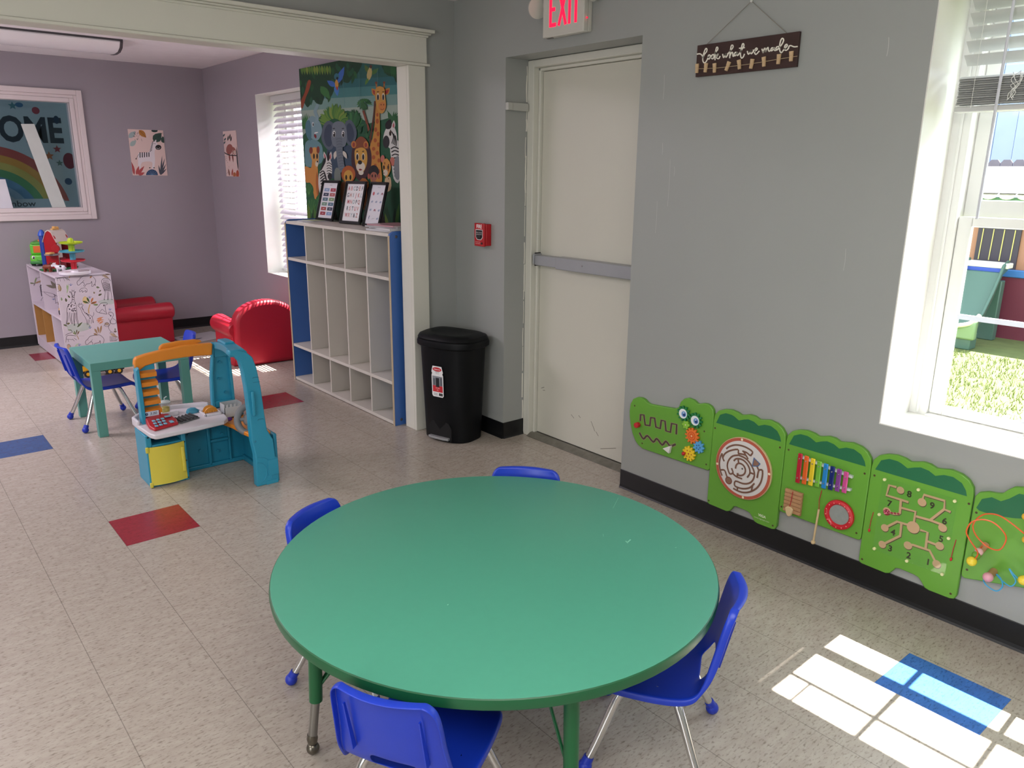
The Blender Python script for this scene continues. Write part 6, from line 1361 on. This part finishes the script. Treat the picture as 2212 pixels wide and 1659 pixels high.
# fence and shed behind
fn = thing('wooden_fence', 'weathered dog-eared wooden fence beyond the playhouse roof', 'fence', frame((11.2, 4.5, -.10), (0, -1, 0), (0, 0, 1)))
m = MB()
for k in range(44): x = k*.15; m.prism([(x+.004, 0), (x+.146, 0), (x+.146, 1.83), (x+.115, 1.87), (x+.035, 1.87), (x+.004, 1.83)], 0, .02)
m.build('pickets', mat('fence_wood', '#7a6f7e', .8, var=.2, scale=5), fn); MB().box(0, 6.6, .4, .48, -.04, 0).build('rail', mat('fence_wood', '#7a6f7e', .8), fn)
sh = thing('blue_shed', 'pale blue board sided building behind the wooden fence', 'building', frame((13.5, 8, -.10), (0, -1, 0), (0, 0, 1)))
m = MB()
for k in range(40): m.box(k*.3, k*.3+.292, 0, 4.2, -.02, .0+(.008 if k % 2 else 0))
m.box(0, 12, 0, 4.2, -3, -.02); m.build('siding', mat('shed_blue', '#a9b9d8', .7, var=.08, scale=4), sh); MB().box(5.2, 5.32, 0, 4.2, .01, .05).build('corner_trim', mat('shed_trim', '#d9e6ea', .6), sh)

# ------------------------------------------------------------------ light
sc0 = bpy.context.scene
wd = bpy.data.worlds.new('World'); sc0.world = wd; wd.use_nodes = True; bg = wd.node_tree.nodes['Background']; bg.inputs[0].default_value = (.78, .88, 1.0, 1); bg.inputs[1].default_value = 2.2
def light(kind, name, loc, energy, color, size=1, sy=None, d=(0, 0, -1), spread=None):
    l = bpy.data.lights.new(name, kind); l.energy = energy; l.color = color
    if kind == 'AREA':
        l.size = size
        if sy: l.shape = 'RECTANGLE'; l.size_y = sy
        if spread: l.spread = spread
    o = bpy.data.objects.new(name, l); COL.objects.link(o); o.location = loc; o.rotation_euler = Vector(d).to_track_quat('-Z', 'Y').to_euler(); return o
s_ = light('SUN', 'sun', (6, -2, 9), 27, (1, .96, .88), d=(-1, -.035, -1.75)); s_.data.angle = .006
light('AREA', 'ceiling_fill_light', (-.6, -4.0, ZC-.02), 42, (1, .98, .94), 1.8, 1.8)  # added fill under the ceiling behind the camera, no fixture there
light('AREA', 'ceiling_fill_light', (-2.6, -1.4, ZC-.02), 26, (1, .98, .95), 1.2, 1.2)  # second added ceiling fill, out of view on the left
light('AREA', 'ceiling_fill_light', (-1.6, 2.3, ZC-.02), 62, (1, .89, .98), 1.4, 1.4)  # added pinkish fill for the back room, out of view
light('AREA', 'floor_bounce_fill', (-1.7, 2.6, .9), 20, (1, .9, 1), 1.2, 1.2, d=(0, 0, 1))  # added upward lamp imitating light bounced off the floor
light('AREA', 'left_side_fill', (-3.9, -3.6, 1.3), 40, (.96, .98, 1), 1.6, 1.5, d=(1, .15, 0))  # added fill lamp on the left
light('AREA', 'sky_fill_right_window', (3.1, -2.92, 2.75), 34, (.86, .93, 1), 1.0, .9, d=(-.75, 0, -.9))  # added lamp outside the window, boosting the sky light
light('AREA', 'sky_fill_rear_window', (3.1, -4.88, 2.75), 120, (.86, .93, 1), 1.0, .9, d=(-.75, 0, -.9))  # added sky fill outside the unseen window
light('AREA', 'sky_fill_back_window', (3.1, 2.6, 2.75), 130, (1, .93, 1), 1.0, .9, d=(-.75, 0, -.9))  # added lamp standing in for bright sky at the back room window

# ------------------------------------------------------------------ camera
cx_, cy_, cz_, yaw, pit, roll, fpx = -6.69621528e-01, -3.62050833, 1.53563435, 6.97935942e-01, 2.65882846e-01, 1.04461326e-02, 1674.39329
f = Vector((math.sin(yaw)*math.cos(pit), math.cos(yaw)*math.cos(pit), -math.sin(pit))); r = Vector((math.cos(yaw), -math.sin(yaw), 0)); u = r.cross(f)
r2 = r*math.cos(roll)+u*math.sin(roll); u2 = -r*math.sin(roll)+u*math.cos(roll)
cd = bpy.data.cameras.new('camera'); cd.sensor_width = 36; cd.lens = fpx/2212*36; cd.clip_start = .02; cd.clip_end = 200
co_ = bpy.data.objects.new('camera', cd); COL.objects.link(co_)
co_.matrix_world = Matrix(((r2.x, u2.x, -f.x, cx_), (r2.y, u2.y, -f.y, cy_), (r2.z, u2.z, -f.z, cz_), (0, 0, 0, 1)))
sc0.camera = co_
sc0.view_settings.view_transform = 'Standard'; sc0.view_settings.look = 'None'; sc0.view_settings.exposure = .56
sc0.cycles.use_denoising = True
